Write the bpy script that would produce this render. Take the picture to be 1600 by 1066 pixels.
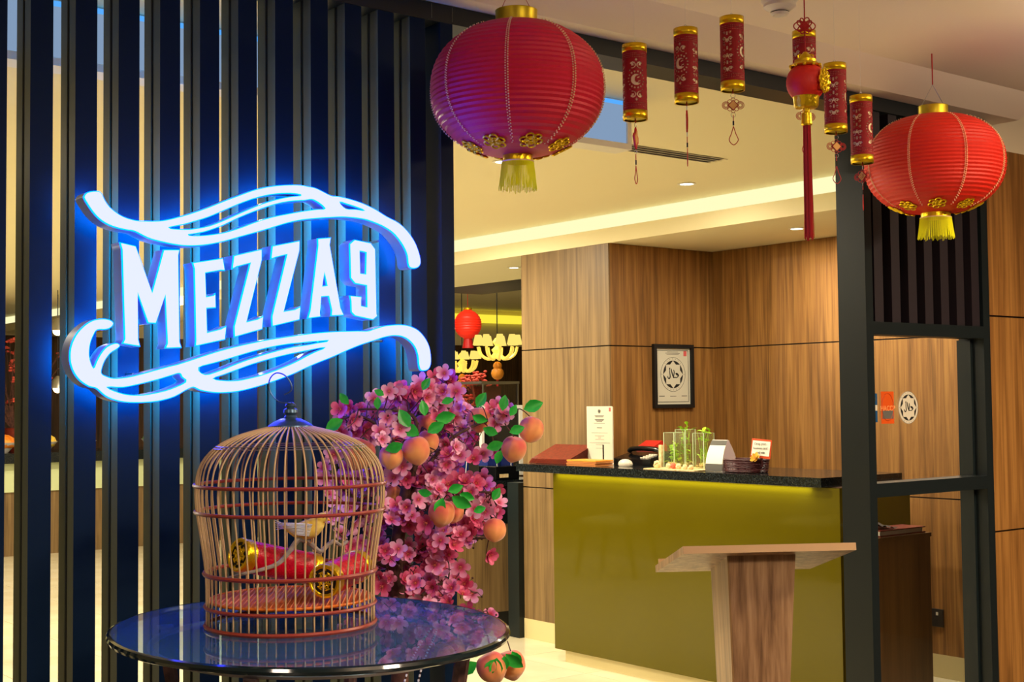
import bpy, bmesh, math, random
from math import pi, sin, cos, tan, atan2, sqrt, radians
from mathutils import Vector, Matrix
random.seed(7)
R_ = random.Random(11)
for o in list(bpy.data.objects): bpy.data.objects.remove(o)
SC = bpy.context.scene
COL = SC.collection

# ------------------------------------------------------------------ camera
F_, YAW, PIT, ROL = 2110.245, 0.667455, 0.0451685, -0.01009264
EYE = Vector((0, 0, 1.45))
FW = Vector((sin(YAW)*cos(PIT), cos(YAW)*cos(PIT), sin(PIT)))
_r0 = Vector((cos(YAW), -sin(YAW), 0)); _u0 = _r0.cross(FW)
RT = cos(ROL)*_r0 + sin(ROL)*_u0
UP = -sin(ROL)*_r0 + cos(ROL)*_u0
cam = bpy.data.objects.new('camera', bpy.data.cameras.new('camera')); COL.objects.link(cam)
m = Matrix.Identity(4)
for i in range(3):
    m[i][0] = RT[i]; m[i][1] = UP[i]; m[i][2] = -FW[i]; m[i][3] = EYE[i]
cam.matrix_world = m
cam.data.sensor_width = 36; cam.data.lens = F_*36/1600; cam.data.clip_start = .05; cam.data.clip_end = 100
SC.camera = cam
def ray(x, y): return (x-800)/F_*RT - (y-533)/F_*UP + FW
def at(x, y, ax, v):                      # point of the photograph on the plane axis = v
    d = ray(x, y); return EYE + d*((v-EYE[ax])/d[ax])
def dep(x, y, d): return EYE + ray(x, y)*d  # point at forward distance d

# ------------------------------------------------------------------ world, exposure, light
w = bpy.data.worlds.new('world'); SC.world = w; w.use_nodes = True
bg = w.node_tree.nodes['Background']; bg.inputs[0].default_value = (1.0, .82, .62, 1); bg.inputs[1].default_value = .10
SC.view_settings.view_transform = 'Standard'; SC.view_settings.look = 'None'
SC.view_settings.exposure = 0.0; SC.view_settings.gamma = 1
SC.view_settings.use_curve_mapping = False
SC.cycles.use_denoising = True
SC.cycles.max_bounces = 9; SC.cycles.diffuse_bounces = 4; SC.cycles.glossy_bounces = 4
SC.cycles.transmission_bounces = 8; SC.cycles.transparent_max_bounces = 24
SC.cycles.sample_clamp_indirect = 4; SC.cycles.caustics_reflective = False; SC.cycles.caustics_refractive = False
WARM = (1.0, .88, .66)
def area(name, loc, size, power, col=WARM, to=None, sy=None, spread=None):
    l = bpy.data.lights.new(name, 'AREA'); l.energy = power; l.color = col
    l.shape = 'RECTANGLE' if sy else 'DISK'; l.size = size
    if sy: l.size_y = sy
    if spread: l.spread = spread
    o = bpy.data.objects.new(name, l); COL.objects.link(o); o.location = loc
    if to is not None: o.rotation_euler = (Vector(to)-Vector(loc)).to_track_quat('-Z', 'Y').to_euler()
    return o
def spot(name, loc, to, power, col=WARM, ang=60, r=.03, blend=.6):
    l = bpy.data.lights.new(name, 'SPOT'); l.energy = power; l.color = col; l.spot_size = radians(ang)
    l.spot_blend = blend; l.shadow_soft_size = r
    o = bpy.data.objects.new(name, l); COL.objects.link(o); o.location = loc
    o.rotation_euler = (Vector(to)-Vector(loc)).to_track_quat('-Z', 'Y').to_euler(); return o
# reception: recessed downlights
for i, (x, y, p) in enumerate([(4.835, 4.714, 1.5), (3.7, 4.75, 14), (3.7, 6.6, 16), (2.3, 4.6, 16), (2.3, 6.6, 16), (4.3, 6.6, 18),
                               (3.2, 9.0, 20), (1.0, 9.0, 20), (4.7, 11.5, 22), (2.2, 12, 22), (.9, 5.8, 14)]):
    area('downlight_lamp', (x, y, 2.515), .12, p*2.3, WARM)
area('niche_lamp', (5.66, 4.70, 2.35), .10, 16)
area('niche_lamp', (5.60, 3.7, 2.35), .10, 22)
area('dining_lamp', (5.8, 7.2, 2.35), .12, 16)
area('dining_lamp', (7.5, 10.5, 2.8), .6, 40)
area('dining_lamp', (9.5, 15.5, 2.8), .8, 70)
spot('counter_spot', (4.25, 4.55, 2.50), (4.90, 4.60, .88), 24, (1, .95, .7), 17, .02, .9)
spot('vase_spot', (5.60, 4.72, 2.34), (5.27, 5.13, 1.1), 34, (1, .92, .62), 24, .015, .5)
# corridor in front of the screen: ceiling lamps behind and beside the camera, then added uplights
area('corridor_lamp', (1.6, -.6, 2.56), .5, 120, (1, .80, .60))
area('corridor_lamp', (4.2, .6, 2.56), .5, 150, (1, .76, .50))
area('corridor_lamp', (-1.2, .8, 2.56), .5, 40, (1, .80, .62))
area('corridor_fill_uplight', (1.5, -.3, 2.25), 2.2, 60, (1, .80, .62), (1.5, -.3, 3), sy=.3)  # this pair is unseen fill, added to brighten the corridor ceiling
area('corridor_fill_uplight', (4.4, 1.4, 2.25), 1.6, 34, (1, .80, .62), (4.4, 1.4, 3), sy=.3)

# ------------------------------------------------------------------ materials
def S(r, g, b):
    f = lambda c: (c/255/12.92) if c/255 <= .04045 else ((c/255+.055)/1.055)**2.4
    return (f(r), f(g), f(b), 1)
def mat(name, col, rough=.5, metal=0, emit=None, es=1, trans=0, coat=0, ior=1.45, spec=.5, bump=0, bscale=200, alpha=1):
    m = bpy.data.materials.new(name); m.use_nodes = True
    b = m.node_tree.nodes['Principled BSDF']
    b.inputs['Base Color'].default_value = col; b.inputs['Roughness'].default_value = rough
    b.inputs['Metallic'].default_value = metal; b.inputs['IOR'].default_value = ior
    b.inputs['Transmission Weight'].default_value = trans; b.inputs['Coat Weight'].default_value = coat
    b.inputs['Specular IOR Level'].default_value = spec; b.inputs['Alpha'].default_value = alpha
    if emit: b.inputs['Emission Color'].default_value = emit; b.inputs['Emission Strength'].default_value = es
    if bump:
        N = m.node_tree.nodes; L = m.node_tree.links
        t = N.new('ShaderNodeTexNoise'); t.inputs['Scale'].default_value = bscale
        k = N.new('ShaderNodeBump'); k.inputs['Strength'].default_value = bump; k.inputs['Distance'].default_value = .002
        tc = N.new('ShaderNodeTexCoord'); L.new(tc.outputs['Object'], t.inputs['Vector'])
        L.new(t.outputs['Fac'], k.inputs['Height']); L.new(k.outputs['Normal'], b.inputs['Normal'])
    return m
def noisy(name, c1, c2, scale=(10, 10, 10), rough=.5, detail=5, lo=.35, hi=.65, bump=.1, dist=0, **kw):
    m = mat(name, c1, rough, **kw); N = m.node_tree.nodes; L = m.node_tree.links; b = N['Principled BSDF']
    tc = N.new('ShaderNodeTexCoord'); mp = N.new('ShaderNodeMapping'); mp.inputs['Scale'].default_value = scale
    t = N.new('ShaderNodeTexNoise'); t.inputs['Scale'].default_value = 1; t.inputs['Detail'].default_value = detail
    t.inputs['Distortion'].default_value = dist
    cr = N.new('ShaderNodeValToRGB'); cr.color_ramp.elements[0].position = lo; cr.color_ramp.elements[1].position = hi
    cr.color_ramp.elements[0].color = c1; cr.color_ramp.elements[1].color = c2
    L.new(tc.outputs['Object'], mp.inputs[0]); L.new(mp.outputs[0], t.inputs['Vector']); L.new(t.outputs['Fac'], cr.inputs[0])
    L.new(cr.outputs[0], b.inputs['Base Color'])
    if bump:
        k = N.new('ShaderNodeBump'); k.inputs['Strength'].default_value = bump; k.inputs['Distance'].default_value = .001
        L.new(t.outputs['Fac'], k.inputs['Height']); L.new(k.outputs['Normal'], b.inputs['Normal'])
    return m
def wood(name, dark, mid, light, rough=.45, sc=1):
    m = mat(name, mid, rough); N = m.node_tree.nodes; L = m.node_tree.links; b = N['Principled BSDF']
    tc = N.new('ShaderNodeTexCoord'); mp = N.new('ShaderNodeMapping'); mp.inputs['Scale'].default_value = (34*sc, 34*sc, 1.3*sc)
    mp2 = N.new('ShaderNodeMapping'); mp2.inputs['Scale'].default_value = (130*sc, 130*sc, 3.5*sc)
    t = N.new('ShaderNodeTexNoise'); t.inputs['Scale'].default_value = 1; t.inputs['Detail'].default_value = 4; t.inputs['Distortion'].default_value = .7
    t2 = N.new('ShaderNodeTexNoise'); t2.inputs['Scale'].default_value = 1; t2.inputs['Detail'].default_value = 3
    mx = N.new('ShaderNodeMath'); mx.operation = 'MULTIPLY_ADD'; mx.inputs[1].default_value = .45
    cr = N.new('ShaderNodeValToRGB'); e = cr.color_ramp.elements
    e[0].position = .50; e[0].color = dark; e[1].position = .92; e[1].color = light
    n = e.new(.70); n.color = mid
    L.new(tc.outputs['Object'], mp.inputs[0]); L.new(tc.outputs['Object'], mp2.inputs[0])
    L.new(mp.outputs[0], t.inputs['Vector']); L.new(mp2.outputs[0], t2.inputs['Vector'])
    L.new(t2.outputs['Fac'], mx.inputs[0]); L.new(t.outputs['Fac'], mx.inputs[2]); L.new(mx.outputs[0], cr.inputs[0])
    L.new(cr.outputs[0], b.inputs['Base Color'])
    k = N.new('ShaderNodeBump'); k.inputs['Strength'].default_value = .12; k.inputs['Distance'].default_value = .001
    L.new(mx.outputs[0], k.inputs['Height']); L.new(k.outputs['Normal'], b.inputs['Normal'])
    return m
def emis(name, col, s):
    m = bpy.data.materials.new(name); m.use_nodes = True; N = m.node_tree.nodes
    N.remove(N['Principled BSDF']); e = N.new('ShaderNodeEmission'); e.inputs[0].default_value = col; e.inputs[1].default_value = s
    m.node_tree.links.new(e.outputs[0], N['Material Output'].inputs[0]); return m
def pane(name, tint=(1, 1, 1, 1), refl=.1, rough=.0, glow=0, glowcol=(.8, .8, .8, 1), ior=1.45):
    """thin glass: transparent body, fresnel reflection, optional diffuse film with glow painted into its colour"""
    m = bpy.data.materials.new(name); m.use_nodes = True; N = m.node_tree.nodes; L = m.node_tree.links
    N.remove(N['Principled BSDF']); t = N.new('ShaderNodeBsdfTransparent'); t.inputs[0].default_value = tint
    g = N.new('ShaderNodeBsdfGlossy'); g.inputs['Roughness'].default_value = rough
    f = N.new('ShaderNodeFresnel'); ge = N.new('ShaderNodeNewGeometry'); mr = N.new('ShaderNodeMapRange')
    mr.inputs['To Min'].default_value = ior; mr.inputs['To Max'].default_value = 1/ior   # the node inverts it on back faces
    L.new(ge.outputs['Backfacing'], mr.inputs['Value']); L.new(mr.outputs['Result'], f.inputs[0])
    mx = N.new('ShaderNodeMixShader'); L.new(f.outputs[0], mx.inputs[0]); L.new(t.outputs[0], mx.inputs[1]); L.new(g.outputs[0], mx.inputs[2])
    out = mx
    if glow:
        d = N.new('ShaderNodeBsdfDiffuse'); d.inputs[0].default_value = glowcol
        m2 = N.new('ShaderNodeMixShader'); m2.inputs[0].default_value = glow
        L.new(mx.outputs[0], m2.inputs[1]); L.new(d.outputs[0], m2.inputs[2]); out = m2
    L.new(out.outputs[0], N['Material Output'].inputs[0]); return m

M = {}
M['navy'] = mat('navy_paint', S(5, 28, 54), .5, spec=.10, bump=.15, bscale=900)
M['frame'] = mat('charcoal_metal', S(15, 25, 28), .40, spec=.4, bump=.1, bscale=900)
M['slatlit'] = mat('lit_grey_slat', S(104, 110, 94), .5, spec=.3)  # same paint as the fronts; interior light is put into this grey
M['black'] = mat('black', S(12, 12, 13), .5)
M['blackgloss'] = mat('black_gloss', S(14, 15, 18), .15)
M['stone'] = noisy('granite', S(14, 18, 20), S(46, 54, 58), (160, 160, 160), .13, 3, .45, .75, 0)
M['olive'] = mat('olive_glass', S(86, 77, 4), .05, spec=.42)
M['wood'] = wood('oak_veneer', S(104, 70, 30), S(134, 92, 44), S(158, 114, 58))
M['woodp'] = wood('oak_veneer_pale', S(96, 74, 46), S(118, 94, 60), S(136, 110, 72))
M['woodl'] = wood('lectern_wood', S(100, 72, 46), S(142, 108, 74), S(172, 138, 100))
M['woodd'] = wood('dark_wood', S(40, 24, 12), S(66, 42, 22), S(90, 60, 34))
M['edge'] = mat('lectern_edge', S(168, 134, 88), .5)
M['cream'] = mat('cream_paint', S(226, 214, 184), .7, bump=.12, bscale=500)
M['ceil'] = mat('ceiling_paint', S(226, 210, 190), .8, bump=.15, bscale=300)
M['ceil2'] = mat('interior_ceiling_paint', S(236, 226, 188), .8, bump=.15, bscale=300)
M['skirt'] = mat('skirting', S(214, 200, 150), .35)
M['tile'] = noisy('floor_tile', S(214, 204, 172), S(228, 220, 192), (3, 3, 3), .12, 3, .3, .7, 0)
M['grout'] = mat('grout', S(150, 140, 110), .8)
M['gold'] = mat('gold_foil', S(238, 200, 30), .28, metal=.85, bump=.5, bscale=160)
M['goldp'] = mat('gold_paint', S(214, 190, 40), .35, metal=.7)
M['goldcut'] = mat('gold_cutout', S(210, 160, 90), .45, metal=.4)
M['lining'] = mat('pale_gold_lining', S(252, 236, 190), .5)
M['redfab'] = mat('red_fabric', S(206, 14, 52), .5, bump=.35, bscale=700)
M['redfab2'] = mat('orange_red_fabric', S(214, 34, 14), .5, bump=.35, bscale=700)
M['velvet'] = mat('red_velvet', S(150, 6, 16), .7, bump=.4, bscale=900)
M['redcord'] = mat('red_cord', S(170, 20, 16), .6)
M['thread'] = mat('pale_thread', S(236, 206, 160), .35)
M['fringe'] = mat('yellow_fringe', S(250, 252, 20), .6)
M['redtassel'] = mat('red_tassel', S(170, 14, 18), .5)
M['steel'] = mat('steel', S(170, 170, 170), .3, metal=1)
M['blueiron'] = mat('grey_blue_metal', S(70, 96, 120), .35, metal=.6)
M['cane'] = mat('cane', S(192, 162, 120), .5)
M['canered'] = mat('red_brown_lacquer', S(140, 52, 40), .3)
M['tray'] = mat('orange_lacquer', S(214, 110, 30), .3)
M['white'] = mat('white', S(236, 232, 222), .5)
M['plaster'] = mat('off_white_plastic', S(216, 208, 190), .4)
M['ring_blue'] = emis('sign_rim_light', (0.0, .062, 1.0, 1), 13)
M['sign_back'] = emis('sign_back_light', (0.0, .30, 1.0, 1), 60)
M['sign_face'] = emis('sign_face_light', (.82, .88, 23.0, 1), 1.0)
M['sign_can'] = mat('sign_return', S(176, 184, 200), .45)
M['glass'] = pane('clear_glass', glow=.025, glowcol=(.8, 1, .6, 1))  # yellow-green glow of the lit vases put into the film colour
M['winglass'] = pane('window_glass', ior=1.5)
M['tabletop'] = pane('tinted_glow_glass', (.66, .84, .98, 1), glow=.085, glowcol=(.12, .42, 1, 1), ior=1.6)  # blue glow of the sign put into the diffuse film
M['edgeglint'] = mat('glass_edge_glint', S(206, 226, 190), .1)  # bright edge highlights of the vases, painted as pale strips
M['water'] = pane('water', (.93, .97, .80, 1), ior=1.33)
M['leaf'] = noisy('leaf_green', S(24, 160, 50), S(70, 214, 80), (20, 20, 20), .35)
M['leafy'] = noisy('pothos_green', S(140, 196, 20), S(206, 236, 70), (30, 30, 30), .4)
M['bark'] = noisy('bark', S(58, 34, 30), S(96, 60, 50), (40, 40, 40), .8, bump=.5)
M['greybark'] = noisy('grey_bark', S(120, 112, 104), S(166, 158, 150), (40, 40, 40), .8, bump=.5)
M['feather'] = mat('white_feather', S(226, 230, 240), .7, bump=.4, bscale=200)
M['yellowf'] = noisy('yellow_feather', S(226, 186, 60), S(240, 220, 120), (50, 50, 50), .8)
M['menu'] = noisy('maroon_leather', S(92, 28, 18), S(122, 42, 26), (60, 60, 60), .4)
M['orange'] = mat('orange_paper', S(230, 150, 50), .5)
M['paper'] = mat('paper', S(204, 200, 182), .6)
M['print'] = mat('print_grey', S(92, 90, 86), .7)
M['ink'] = mat('ink', S(20, 22, 22), .6)
M['basket'] = mat('basket_weave', S(74, 28, 34), .45)
M['pinkdark'] = mat('pink_print', S(206, 90, 90), .6)
M['redplastic'] = mat('red_plastic', S(190, 40, 30), .35)
M['bluebox'] = mat('blue_card', S(16, 40, 120), .5)
M['shell'] = noisy('pebble', S(226, 190, 130), S(246, 226, 180), (60, 60, 60), .5)
M['blueled'] = emis('blue_led', (.25, .62, 1, 1), 3.5)
M['lightwhite'] = emis('lamp_disc', (1, .90, .66, 1), 14)
M['cove'] = emis('cove_led', (.93, .90, .50, 1), 1.1)
M['cove2'] = emis('cove_led_far', (.95, .78, .05, 1), 1.1)
M['shade'] = emis('lit_lampshade', (1, .74, .16, 1), 1.1)
M['bulb'] = emis('warm_bulb', (1, .70, .30, 1), 12)
M['goldlit'] = mat('chandelier_arm', S(250, 220, 90), .3, emit=(1, .75, .15, 1), es=.6)
M['pinkbl'] = noisy('silk_red', S(170, 50, 40), S(220, 90, 70), (30, 30, 30), .7)
M['fabric'] = mat('olive_upholstery', S(150, 150, 100), .8)
M['sticker_or'] = mat('orange_sticker', S(206, 82, 22), .4)
M['sticker_bl'] = mat('blue_sticker', S(20, 74, 120), .4)
M['darkbrown'] = noisy('brown_laminate', S(84, 58, 24), S(104, 74, 34), (30, 30, 1.5), .35)

# petals: deep pink centre, pale edge; peach: blush over yellow orange
def petalmat(name, c0, c1, c2):
    m = mat(name, c2, .6); N = m.node_tree.nodes; L = m.node_tree.links; b = N['Principled BSDF']
    tc = N.new('ShaderNodeTexCoord'); ln = N.new('ShaderNodeVectorMath'); ln.operation = 'LENGTH'
    mr = N.new('ShaderNodeMath'); mr.operation = 'MULTIPLY'; mr.inputs[1].default_value = 1/.026
    cr = N.new('ShaderNodeValToRGB'); e = cr.color_ramp.elements
    e[0].position = .12; e[0].color = c0; e[1].position = .8; e[1].color = c2; k = e.new(.38); k.color = c1
    L.new(tc.outputs['Object'], ln.inputs[0]); L.new(ln.outputs['Value'], mr.inputs[0]); L.new(mr.outputs[0], cr.inputs[0])
    L.new(cr.outputs[0], b.inputs['Base Color'])
    b.inputs['Subsurface Weight'].default_value = 0
    return m
M['petal'] = [petalmat('petal_pink', S(160, 14, 60), S(216, 78, 136), S(234, 156, 196)),
              petalmat('petal_rose', S(140, 10, 50), S(200, 50, 104), S(222, 104, 146)),
              petalmat('petal_pale', S(176, 30, 90), S(226, 116, 168), S(240, 184, 216))]
def peachmat():
    m = mat('peach_skin', S(240, 160, 100), .75); N = m.node_tree.nodes; L = m.node_tree.links; b = N['Principled BSDF']
    tc = N.new('ShaderNodeTexCoord'); t = N.new('ShaderNodeTexNoise'); t.inputs['Scale'].default_value = 22
    sx = N.new('ShaderNodeSeparateXYZ'); mm = N.new('ShaderNodeMath'); mm.operation = 'MULTIPLY_ADD'; mm.inputs[1].default_value = 9
    cr = N.new('ShaderNodeValToRGB'); e = cr.color_ramp.elements
    e[0].position = .30; e[0].color = S(238, 160, 92); e[1].position = .85; e[1].color = S(214, 74, 78)
    L.new(tc.outputs['Object'], t.inputs['Vector']); L.new(tc.outputs['Object'], sx.inputs[0])
    L.new(sx.outputs['Z'], mm.inputs[0]); L.new(t.outputs['Fac'], mm.inputs[2]); L.new(mm.outputs[0], cr.inputs[0])
    L.new(cr.outputs[0], b.inputs['Base Color']); b.inputs['Sheen Weight'].default_value = .4
    return m
M['peach'] = peachmat()

# ------------------------------------------------------------------ mesh builder
class MB:
    def __init__(s): s.v = []; s.f = []; s.mi = []; s.cur = 0
    def q(s, *idx): s.f.append(idx); s.mi.append(s.cur)
    def box(s, x0, x1, y0, y1, z0, z1, bev=0):
        if bev:
            c = [((x0+x1)/2, (y0+y1)/2, (z0+z1)/2)]; bm = bmesh.new(); bmesh.ops.create_cube(bm, size=1)
            bmesh.ops.scale(bm, vec=(abs(x1-x0), abs(y1-y0), abs(z1-z0)), verts=bm.verts)
            bmesh.ops.bevel(bm, geom=bm.edges, offset=bev, segments=2, affect='EDGES', profile=.5)
            bmesh.ops.translate(bm, vec=c[0], verts=bm.verts)
            return s.bm(bm)
        n = len(s.v)
        s.v += [(x, y, z) for z in (z0, z1) for y in (y0, y1) for x in (x0, x1)]
        for f in ((0, 2, 3, 1), (4, 5, 7, 6), (0, 1, 5, 4), (2, 6, 7, 3), (0, 4, 6, 2), (1, 3, 7, 5)): s.q(*[n+i for i in f])
        return s
    def bm(s, bm):
        n = len(s.v); bm.verts.index_update()
        s.v += [tuple(v.co) for v in bm.verts]
        for f in bm.faces: s.q(*[n+v.index for v in f.verts])
        bm.free(); return s
    def prism(s, pts, vec):                 # polygon pts (3d) extruded by vec, convex or simple
        n = len(s.v); k = len(pts); vec = Vector(vec)
        s.v += [tuple(p) for p in pts] + [tuple(Vector(p)+vec) for p in pts]
        s.q(*range(n, n+k)); s.q(*reversed(range(n+k, n+2*k)))
        for i in range(k): s.q(n+i, n+k+i, n+k+(i+1) % k, n+(i+1) % k)
        return s
    def tube(s, pts, r, n=6, cap=True, closed=False, flat=None):
        pts = [Vector(p) for p in pts]; K = len(pts); base = len(s.v)
        rr = r if isinstance(r, (list, tuple)) else [r]*K
        up = None
        for i, p in enumerate(pts):
            if closed: t = pts[(i+1) % K]-pts[i-1]
            else: t = pts[min(i+1, K-1)]-pts[max(i-1, 0)]
            if t.length < 1e-9: t = Vector((0, 0, 1))
            t.normalize()
            if up is None:
                up = Vector((0, 0, 1)) if abs(t.z) < .9 else Vector((1, 0, 0))
            a = t.cross(up)
            if a.length < 1e-6: a = t.cross(Vector((0, 1, 0)))
            a.normalize(); b = a.cross(t); b.normalize(); up = b
            for j in range(n):
                an = 2*pi*j/n; fl = flat or 1
                s.v.append(tuple(p + rr[i]*(cos(an)*a + sin(an)*b*fl)))
        for i in range(K if closed else K-1):
            i2 = (i+1) % K
            for j in range(n):
                s.q(base+i*n+j, base+i*n+(j+1) % n, base+i2*n+(j+1) % n, base+i2*n+j)
        if cap and not closed:
            s.q(*[base+j for j in reversed(range(n))]); s.q(*[base+(K-1)*n+j for j in range(n)])
        return s
    def lathe(s, prof, c=(0, 0, 0), n=32, axis=None, capb=False, capt=False):
        base = len(s.v); c = Vector(c)
        if axis is None: A, B, D = Vector((1, 0, 0)), Vector((0, 1, 0)), Vector((0, 0, 1))
        else:
            D = Vector(axis).normalized(); A = D.orthogonal().normalized(); B = D.cross(A)
        for (r, z) in prof:
            for j in range(n):
                an = 2*pi*j/n; s.v.append(tuple(c + A*r*cos(an) + B*r*sin(an) + D*z))
        for i in range(len(prof)-1):
            for j in range(n): s.q(base+i*n+j, base+i*n+(j+1) % n, base+(i+1)*n+(j+1) % n, base+(i+1)*n+j)
        if capb: s.q(*[base+j for j in reversed(range(n))])
        if capt: s.q(*[base+(len(prof)-1)*n+j for j in range(n)])
        return s
    def cyl(s, c, r, h, n=24, axis=None): return s.lathe([(r, 0), (r, h)], c, n, axis, True, True)
    def ball(s, c, r, n=12, sc=(1, 1, 1)):
        k = max(6, n//2); base = len(s.v); c = Vector(c)
        for i in range(k+1):
            th = pi*i/k
            for j in range(n):
                a = 2*pi*j/n; s.v.append((c.x+r*sc[0]*sin(th)*cos(a), c.y+r*sc[1]*sin(th)*sin(a), c.z-r*sc[2]*cos(th)))
        for i in range(k):
            for j in range(n): s.q(base+i*n+j, base+i*n+(j+1) % n, base+(i+1)*n+(j+1) % n, base+(i+1)*n+j)
        return s
    def mesh(s, name, mats, smooth=False, org=(0, 0, 0)):
        me = bpy.data.meshes.new(name)
        me.from_pydata([tuple(Vector(p)-Vector(org)) for p in s.v], [], s.f)
        for mm in (mats if isinstance(mats, (list, tuple)) else [mats]): me.materials.append(mm)
        me.polygons.foreach_set('material_index', s.mi)
        if smooth: me.polygons.foreach_set('use_smooth', [True]*len(me.polygons))
        me.validate(); me.update()
        return me
    def build(s, name, mats, parent=None, smooth=False, **kw):
        org = ORG.get(parent.name, Vector()) if parent else Vector()
        o = bpy.data.objects.new(name, s.mesh(name, mats, smooth, org)); COL.objects.link(o)
        if parent: o.parent = parent; ORG[o.name] = org
        if smooth: autosm(o)
        tag(o, **kw); return o
ORG = {}
def autosm(o, ang=40):
    me = o.data; bm = bmesh.new(); bm.from_mesh(me)
    for e in bm.edges:
        if len(e.link_faces) == 2 and e.calc_face_angle(0) > radians(ang): e.smooth = False
    bm.to_mesh(me); bm.free()
def tag(o, label=None, cat=None, group=None, kind=None):
    if label: o['label'] = label
    if cat: o['category'] = cat
    if group: o['group'] = group
    if kind: o['kind'] = kind
    return o
def thing(name, loc, label, cat, group=None, kind=None, parent=None):
    o = bpy.data.objects.new(name, None); COL.objects.link(o); o.location = loc; o.empty_display_size = .05
    ORG[o.name] = Vector(loc); tag(o, label, cat, group, kind); return o
def copy_tree(o, parent=None):
    c = o.copy(); COL.objects.link(c)
    if parent: c.parent = parent
    for ch in [x for x in KIDS.get(o.name, o.children)]: copy_tree(ch, c)
    return c
KIDS = {}
def box(name, mt, x0, x1, y0, y1, z0, z1, parent=None, bev=0, **kw):
    return MB().box(x0, x1, y0, y1, z0, z1, bev).build(name, mt, parent, **kw)
def lerp(a, b, t): return a+(b-a)*t
def catmull(P, k=6, closed=False):
    P = [Vector(p) for p in P]; out = []; n = len(P)
    rng = range(n if closed else n-1)
    for i in rng:
        p0 = P[(i-1) % n] if closed or i > 0 else P[0]; p1 = P[i]; p2 = P[(i+1) % n]
        p3 = P[(i+2) % n] if closed or i+2 < n else P[-1]
        for j in range(k):
            t = j/k
            out.append(.5*((2*p1)+(-p0+p2)*t+(2*p0-5*p1+4*p2-p3)*t*t+(-p0+3*p1-3*p2+p3)*t**3))
    if not closed: out.append(P[-1])
    return out
def text(body, size, loc, rot, mt, parent, name='lettering', ext=.0004, align='CENTER', bold=0):
    c = bpy.data.curves.new(name, 'FONT'); c.body = body; c.size = size; c.align_x = align; c.align_y = 'CENTER'
    c.extrude = ext; c.offset = bold; c.materials.append(mt)
    o = bpy.data.objects.new(name, c); COL.objects.link(o)
    org = ORG.get(parent.name, Vector()); o.rotation_euler = rot; bpy.context.view_layer.update()
    dg = bpy.context.evaluated_depsgraph_get(); me = bpy.data.meshes.new_from_object(o.evaluated_get(dg)); bpy.data.objects.remove(o)
    me.name = name; q = bpy.data.objects.new(name, me); COL.objects.link(q); q.location = Vector(loc)-org; q.rotation_euler = rot; q.parent = parent
    return q
def poly2d(name, outer_holes, mt, place, ext, off=0):
    """2-D filled curve (outline plus holes) -> mesh; place maps (a, b, h) to xyz; ext half depth"""
    c = bpy.data.curves.new(name, 'CURVE'); c.dimensions = '2D'; c.fill_mode = 'BOTH'; c.extrude = ext; c.offset = off
    for pl in outer_holes:
        s = c.splines.new('POLY'); s.points.add(len(pl)-1); s.use_cyclic_u = True
        for i, p in enumerate(pl): s.points[i].co = (p[0], p[1], 0, 1)
    o = bpy.data.objects.new(name, c); COL.objects.link(o)
    dg = bpy.context.evaluated_depsgraph_get(); dg.update()
    me = bpy.data.meshes.new_from_object(o.evaluated_get(dg)); bpy.data.objects.remove(o); bpy.data.curves.remove(c)
    for v in me.vertices: v.co = place(v.co.x, v.co.y, v.co.z)
    me.name = name; me.materials.clear(); me.materials.append(mt)
    return me
def addmesh(name, me, parent, **kw):
    o = bpy.data.objects.new(name, me); COL.objects.link(o)
    if parent:
        o.parent = parent; org = ORG.get(parent.name, Vector())
        if not me.get('loc'):
            for v in me.vertices: v.co -= org
        ORG[o.name] = org
    tag(o, **kw); return o

# ================================================================== SETTING
# interior floor with tiles
fl = box('floor', M['grout'], -2, 16, 2.9, 17.2, -.06, -.004, kind='structure')
tm = MB().box(0, .597, 0, .597, -.004, 0).mesh('tile', M['tile'])
cnt = 0
for i in range(14):
    for j in range(20):
        x, y = 1.2+.6*i, 3.08+.6*j
        if x > 6.4 and y < 6.6: continue
        if x > 8.5 and y < 9: continue
        o = bpy.data.objects.new('tile', tm); COL.objects.link(o); o.location = (x, y, 0); o.parent = fl; cnt += 1
box('floor', noisy('corridor_floor', S(70, 62, 54), S(92, 84, 74), (2, 2, 2), .25), -3.5, 7, -3.5, 2.9, -.06, 0, kind='structure')

# corridor ceiling, sloped bulkhead along the screen, corridor walls
box('ceiling', M['ceil'], -3.5, 7, -3.5, 2.76, 2.60, 2.66, kind='structure')
b = MB().prism([(-3.5, 2.76, 2.66), (-3.5, 2.76, 2.60), (-3.5, 2.88, 2.53), (-3.5, 3.0, 2.53), (-3.5, 3.0, 2.66)], (8.30, 0, 0))
b.build('trim_1', M['ceil'], kind='structure')
box('ceiling', M['ceil'], 4.80, 7, 2.76, 3.0, 2.60, 2.66, kind='structure')
box('wall_near', M['woodd'], -3.5, 7, -3.56, -3.5, 0, 2.66, kind='structure')
box('wall_left', M['cream'], -3.56, -3.5, -3.5, 17, 0, 2.66, kind='structure')
box('wall_side', M['woodd'], 7, 7.06, -3.5, 3.0, 0, 2.66, kind='structure')

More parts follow.
